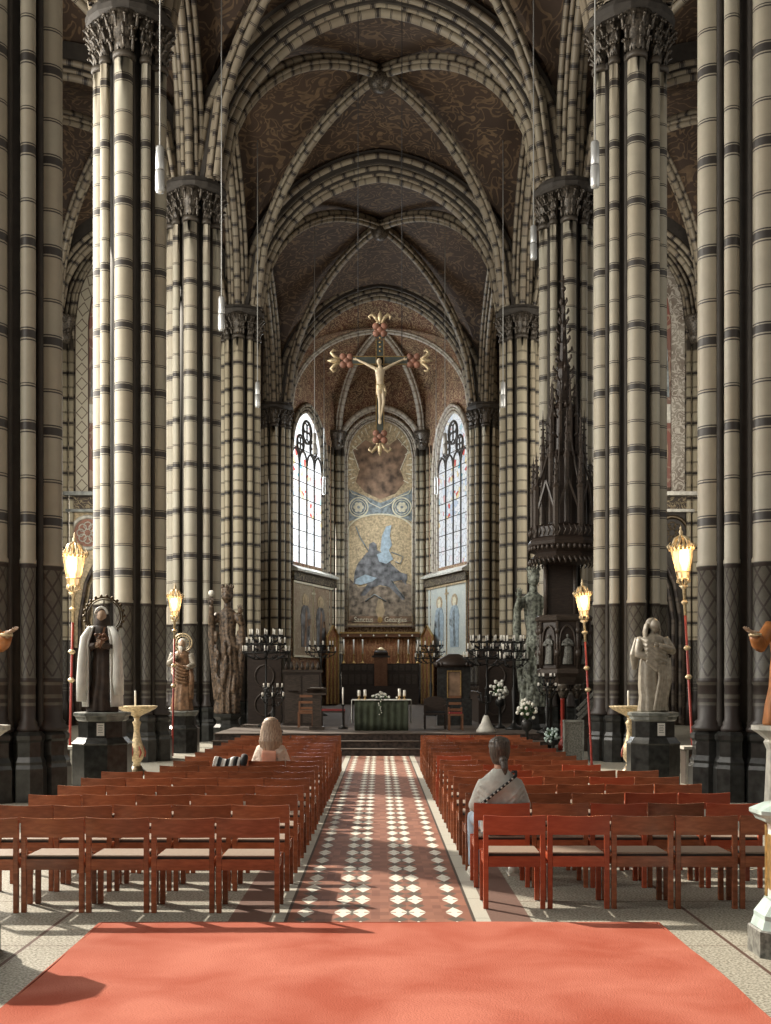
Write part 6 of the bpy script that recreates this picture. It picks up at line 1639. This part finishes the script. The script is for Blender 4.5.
# ================================================================ HANGING CRUCIFIX
def crucifix():
    c = thing('hanging_crucifix', 'large painted crucifix with fleur-de-lis ends hanging above the choir', 'crucifix', (0, 31.5, 10.62))
    s = 31.5 / 1150.0
    top, bot, arm = 29 * s, -80 * s, 34 * s
    mb = MB(); mb.box((0, 0, (top + bot) / 2 - .1), (.20, .12, top - bot - .3)); mb.box((0, 0, 0), (2 * arm - .35, .12, .20)); mb.obj('cross_beam', 'cross_wood', c)
    mb = MB()
    for x in (-.105, .105): mb.bar((x, -.062, top - .2), (x, -.062, bot + .2), .022)
    for z in (-.105, .105): mb.bar((-arm + .2, -.062, z), (arm - .2, -.062, z), .022)
    for k in range(4): mb.ball((0, -.07, .25 + .12 * k), .03, 6, 5)
    mb.obj('gilt_edging', 'gilt', c)
    def fleur(cx, cz, dx, dz):
        d = Vector((dx, 0, dz)); e = Vector((dz, 0, -dx)); o = Vector((cx, -.02, cz)); P = lambda a, b: tuple(o + d * a + e * b)
        m1 = MB()
        m1.cur = 0
        for a, b in ((0, 0), (.10, .11), (.10, -.11), (-.09, .10), (-.09, -.10)): m1.ball(P(a, b), (.10, .07, .10), 10, 7)
        m1.cur = 1
        m1.sweep([P(.18, 0), P(.30, 0), P(.42, 0), P(.54, 0)], [.03, .07, .06, .006], 8)
        for sd in (-1, 1):
            m1.sweep([P(.20, sd * .04), P(.34, sd * .13), P(.42, sd * .22), P(.36, sd * .30), P(.29, sd * .26)], [.035, .05, .05, .04, .02], 8)
            m1.sweep([P(.18, sd * .10), P(.24, sd * .0)], .03, 6)
        m1.obj('fleur_end', ['terracotta', 'pale_gilt'], c)
    fleur(0, top + .05, 0, 1); fleur(-arm + .02, 0, -1, 0); fleur(arm - .02, 0, 1, 0); fleur(0, bot + .12, 0, -1)
    b = MB(); yb = -.20
    ring_loft(b, [(0.02, yb, -1.02, .13, .09), (.02, yb, -.92, .155, .10), (0, yb, -.78, .125, .085), (-.01, yb, -.62, .145, .095), (0, yb, -.44, .185, .105), (0, yb, -.34, .17, .09), (0, yb, -.27, .07, .06), (-.01, yb - .03, -.20, .055, .055)], 18)
    head(b, (-.03, yb - .06, -.10), .26, -.3, .35)
    for sx in (-1, 1):
        limb(b, smooth_pts((sx * .15, yb, -.34), (sx * .48, yb + .04, -.16), (sx * .84, -.09, .02)), [.062, .06, .056, .052, .05, .046, .042, .038, .032], 10)
        hand(b, (sx * .84, -.09, .02), (sx, 0, .15), (0, -1, 0), .19, .3, sx)
        limb(b, smooth_pts((sx * .07 + .02, yb, -1.0), (sx * .07 + .07, yb - .09, -1.52), (sx * .015, yb + .06, -2.06)), [.095, .09, .08, .07, .062, .06, .052, .042, .034], 12)
        limb(b, [(sx * .015, yb + .06, -2.04), (sx * .02, yb + .02, -2.16), (sx * .02, yb - .02, -2.26)], [.036, .045, .028], 8)
    SQ = lambda m_: setattr(m_, 'v', [(v[0] * .74, v[1] * .8, v[2] * .78) for v in m_.v])
    SQ(b); o = b.obj('corpus', 'corpus_ivory', c); remesh(o, .012, 2)
    m = MB(); ring_loft(m, [(0.02, yb, -1.22, .17, .115), (.02, yb, -1.10, .165, .115), (.02, yb, -.94, .165, .11), (.01, yb, -.88, .15, .10)], 24, .07, 9)
    m.sweep([(.16, yb - .05, -.95), (.20, yb - .06, -1.1), (.19, yb - .05, -1.3)], [.04, .05, .03], 8); SQ(m); m.obj('loincloth', 'pale_gilt', c)
    m = MB(); m.lathe([(.075, -.12), (.10, -.04), (.10, .03), (.06, .08), (.01, .10)], (-.03, yb - .01, -.06), 14)
    m.sweep([(-.03 + .105 * math.cos(2 * PI * k / 14), yb - .03 + .105 * math.sin(2 * PI * k / 14), -.03) for k in range(15)], .016, 6, caps=False)
    SQ(m); m.obj('hair_and_crown', 'hair_dark', c)
    m = MB()
    for x in (-.6, .6): m.sweep([(x, 0, .1), (x, 0, 13.2)], .010, 6)
    m.obj('suspension_wire', 'lead', c)
crucifix()

# ================================================================ HANGING TUBE LAMPS
bpy.context.view_layer.update()
VAULTS = [o for o in COL.objects if o.name.startswith('ceiling')]
def tube_lamp(px, D, py, top, lab, k=1.0):
    P = at(px, py, D); hits = []
    for v in VAULTS:
        ok, loc, _n, _i = v.ray_cast(P + Vector((0, 0, 1)), Vector((0, 0, 1)))
        if ok: hits.append(loc.z)
    top = min(hits) - .005 if hits else top; o = thing('tube_lamp', lab, 'lamp', tuple(P), group='tube lamps on long cables')
    mb = MB(); mb.lathe([(.02, .52), (.07, .50), (.09, .46), (.095, .02), (.085, 0)], (0, 0, 0), 14); mb.obj('upper_tube', 'lamp_tube', o)
    mb = MB(); mb.lathe([(.095, -.02), (.10, -.04), (.10, -.42), (.08, -.48), (.03, -.50)], (0, 0, 0), 14); mb.obj('lower_tube', 'lamp_tube', o)
    mb = MB(); mb.lathe([(.075, -.03), (.075, .03)], (0, 0, 0), 10); mb.obj('joint', 'lead', o)
    mb = MB(); mb.sweep([(0, 0, .5), (0, 0, top - P.z)], .016, 6); mb.obj('cable', 'cable', o)
for px, D, py, top, lab in ((160, 24.4, 170, 22.6, 'hanging white tube lamp before the second left pillar'), (595, 24.4, 165, 22.6, 'hanging tube lamp before the second right pillar'),
        (221.5, 33.4, 314, 22.6, 'hanging tube lamp before the third left pillar'), (533.5, 33.4, 243, 22.6, 'hanging tube lamp left of the third right pillar'),
        (257.5, 44.8, 395, 22.85, 'hanging tube lamp before the fourth left pillar'), (503, 44.8, 395, 22.85, 'hanging tube lamp before the fourth right pillar'),
        (314.5, 53.2, 444, 23.5, 'hanging tube lamp in front of the left stained glass window'), (445, 53.2, 444, 23.5, 'hanging tube lamp in front of the right stained glass window'),
        (324, 66.0, 486, 21.2, 'farthest hanging tube lamp left of the mosaic'), (436, 66.0, 486, 21.2, 'farthest hanging tube lamp right of the mosaic')):
    tube_lamp(px, D, py, top, lab)

# ================================================================ PEOPLE
def seated(loc, label, top_mat, leg_mat, hair_mat, long_hair, sh=.185, yaw=0.0, legs_out=0.0):
    p = thing('person', label, 'person', loc, yaw)
    b = MB()                                    # one continuous body
    ring_loft(b, [(0, 0, .475, .15, .12), (0, 0, .55, .165, .125), (0, -.01, .66, .135, .10), (0, -.02, .80, .13, .095), (0, -.01, .90, .135, .085), (0, .0, .96, .08, .06), (0, .01, 1.02, .052, .052), (0, .025, 1.10, .048, .05)], 24)
    hb = MB(); head(hb, (0, .045, 1.195), .235, PI, 0); b.add(hb.v, hb.f)
    for sx in (-1, 1):
        limb(b, smooth_pts((sx * (sh - .03), 0, .90), (sx * (sh + .055), .03, .70), (sx * .09, .27, .63)), [.045, .044, .042, .040, .040, .037, .034, .030, .026], 12)
        hand(b, (sx * .09, .27, .63), (-sx * .55, .7, -.1), (0, 0, -1), .17, .5, sx)
        limb(b, smooth_pts((sx * .09, .03, .53), (sx * (.12 + legs_out), .45, .52), (sx * (.13 + legs_out), .44, .08)), [.085, .08, .074, .068, .06, .056, .052, .044, .036], 14)
    o = b.obj('body', 'skin', p); remesh(o, .011, 2)
    t = MB()
    ring_loft(t, [(0, 0, .465, .175, .145), (0, 0, .56, .18, .14), (0, -.015, .66, .165, .125), (0, -.02, .78, .18, .13), (0, -.015, .87, .195, .128), (0, -.005, .93, .180, .115), (0, .0, .975, .130, .09), (0, .008, 1.02, .075, .068), (0, .01, 1.035, .066, .062)], 28, .02, 7)
    for sx in (-1, 1):
        limb(t, smooth_pts((sx * (sh - .035), 0, .915), (sx * (sh + .06), .02, .70), (sx * .115, .25, .635)), [.072, .074, .072, .068, .066, .062, .056, .052, .046], 14)
        t.ball((sx * (sh + .055), .015, .71), (.065, .07, .06), 10, 8)
        for q in range(4): t.sweep([(sx * (sh + .05), -.06, .90 - .05 * q), (sx * .12, -.135, .82 - .05 * q), (sx * .03, -.145, .74 - .05 * q)], [.006, .014, .006], 6)
    o = t.obj('top', top_mat, p); remesh(o, .013, 3)
    j = MB()
    ring_loft(j, [(0, .02, .452, .17, .15), (0, .02, .53, .175, .14), (0, .01, .60, .15, .12)], 24)
    for sx in (-1, 1):
        limb(j, smooth_pts((sx * .09, .03, .555), (sx * (.12 + legs_out), .46, .55), (sx * (.13 + legs_out), .44, .10)), [.095, .093, .088, .083, .078, .074, .068, .062, .058], 14)
    o = j.obj('trousers', leg_mat, p); remesh(o, .013, 3)
    for sx in (-1, 1):
        s_ = MB(); x = sx * (.13 + legs_out)
        s_.sweep([(x, .40, .045), (x, .45, .06), (x + sx * .01, .56, .045), (x + sx * .015, .66, .035)], [.040, .048, .042, .028], 12, sq=.9)
        s_.box((x + sx * .005, .53, .012), (.085, .27, .022)); s_.obj('shoe', 'white_stone' if leg_mat == 'denim' else 'black_cloth', p)
    hm = MB(); c = (0, .035, 1.205)
    if long_hair:
        hm.lathe([(.06, -.18), (.095, -.12), (.108, -.04), (.112, .03), (.10, .085), (.06, .118), (.005, .128)], (0, .02, 1.205), 22, sx=.98, sy=1.1)
        for k in range(17):
            a = PI + PI * (k / 16) ; ca, sa = math.cos(a), math.sin(a)
            x, y = .092 * ca, .03 + .10 * sa
            sway = .012 * math.sin(k * 2.1)
            hm.sweep([(x, y, 1.26), (x * 1.25, y - .015, 1.14), (x * 1.35 + sway, y - .055, 1.00), (x * 1.15 + sway, y - .055, .88), (x * .9, y - .05, .78 + .03 * math.sin(k))], [.028, .032, .032, .028, .008], 8)
    else:
        hm.lathe([(.04, -.14), (.068, -.115), (.088, -.07), (.099, -.015), (.100, .03), (.085, .07), (.060, .102), (.032, .119), (.005, .126)], (0, .022, 1.20), 22, sx=.95, sy=1.14)
        hm.ball((.018, -.085, 1.10), (.040, .035, .048), 12, 8)
        hm.sweep([(.02, -.10, 1.09), (.026, -.125, 1.04), (.03, -.13, .985)], [.034, .032, .008], 8)
    for k in range(30):                       # locks combed over the skull
        a = PI * 1.02 + PI * .96 * (k + .5) / 30 if long_hair else 2 * PI * k / 30
        R0 = .100; cz = 1.205; P = []
        for q in range(6):
            ph = .12 + q * (.30 if long_hair else .27)
            x, y, z = R0 * 1.02 * math.sin(ph) * math.cos(a), .022 + R0 * 1.14 * math.sin(ph) * math.sin(a), cz + .114 * math.cos(ph)
            if not long_hair and math.sin(a) < .3 and q > 3: x *= .8; z -= .012
            P.append((x + .004 * math.sin(k * 3.7 + q), y, z))
        hm.sweep(P, [.003, .007, .011, .013, .013, .008], 6)
    o = hm.obj('hair', hair_mat, p); remesh(o, .006, 1)
    return p
PR = seated((1.075, ROWY[1, 1] + .185, 0), 'person in pale grey sweatshirt and jeans with hair tied back, seated on the right', 'sweatshirt_grey', 'denim', 'hair_dark', False, .160, .03, .05)
mb = MB(); n = 20
pts = [(-.20 + .32 * k / n, -.150 - .006 * math.sin(PI * k / n), .72 + .26 * k / n) for k in range(n + 1)]
mb.sweep([(-.215, -.06, .70)] + pts + [(.135, -.05, 1.01), (.12, .05, 1.0)], .013, 6, sq=1.0)
mb.obj('bag_strap', 'black_cloth', PR)
mb = MB()
for k in range(0, 20, 2): mb.ball((pts[k][0], pts[k][1] - .010, pts[k][2]), (.011, .007, .011), 6, 4)
mb.obj('strap_stitching', 'sweatshirt_grey', PR)
PL = seated((-1.50, ROWY[-1, 7] + .185, 0), 'person with long fair hair in cream and pink jacket, seated on the left', 'jacket_cream', 'black_cloth', 'hair_blond', True, .155, -.05, 0)
mb = MB(); mb.grid(lambda i, j: (.115 * math.sin((i - .5) * 2.0), -.15 - .016 * math.cos((i - .5) * 2.0) - .012, .60 + .28 * j), 12, 6)
o = mb.obj('pink_back_panel', 'shirt_pink', PL); o.modifiers.new('t', 'SOLIDIFY').thickness = .012
# folded coat over the chair back beside her
yr = ROWY[-1, 7]
c = thing('striped_coat', 'black and white coat draped over a chair back left of the seated woman', 'coat', (-2.03, yr - .02, 0))
prof = [(.055, .56), (.052, .66), (.045, .745), (.015, .785), (-.035, .790), (-.062, .755), (-.070, .70), (-.074, .64)]
mb = MB(); nx = 40
def cl(i, j):
    t_ = j * (len(prof) - 1); q = min(int(t_), len(prof) - 2); f = t_ - q
    y = prof[q][0] * (1 - f) + prof[q + 1][0] * f; z = prof[q][1] * (1 - f) + prof[q + 1][1] * f
    wob = .012 * math.sin(i * 17) + .008 * math.sin(i * 31 + 2 * j)
    return (-.22 + .36 * i + .02 * math.sin(j * 4), y + (wob if y > 0 else -abs(wob)), z + .018 * math.sin(i * 9 + 1) * (j > .2) + (.025 * math.sin(i * 14) if j > .9 else 0))
mb.grid(cl, nx, 14)
mb.mi = [(1 if ((f // 14) // 6) % 2 else 0) for f in range(len(mb.f))]
o = mb.obj('striped_cloth', ['white_cloth', 'black_cloth'], c); q = o.modifiers.new('t', 'SOLIDIFY'); q.thickness = .012; q.offset = 1
mb = MB(); mb.sweep([(.17, .06, .60), (.18, .055, .72), (.19, .02, .80), (.20, -.045, .80), (.19, -.075, .73), (.18, -.08, .66)], [.03, .045, .05, .045, .05, .02], 12); mb.obj('dark_hood', 'black_cloth', c)
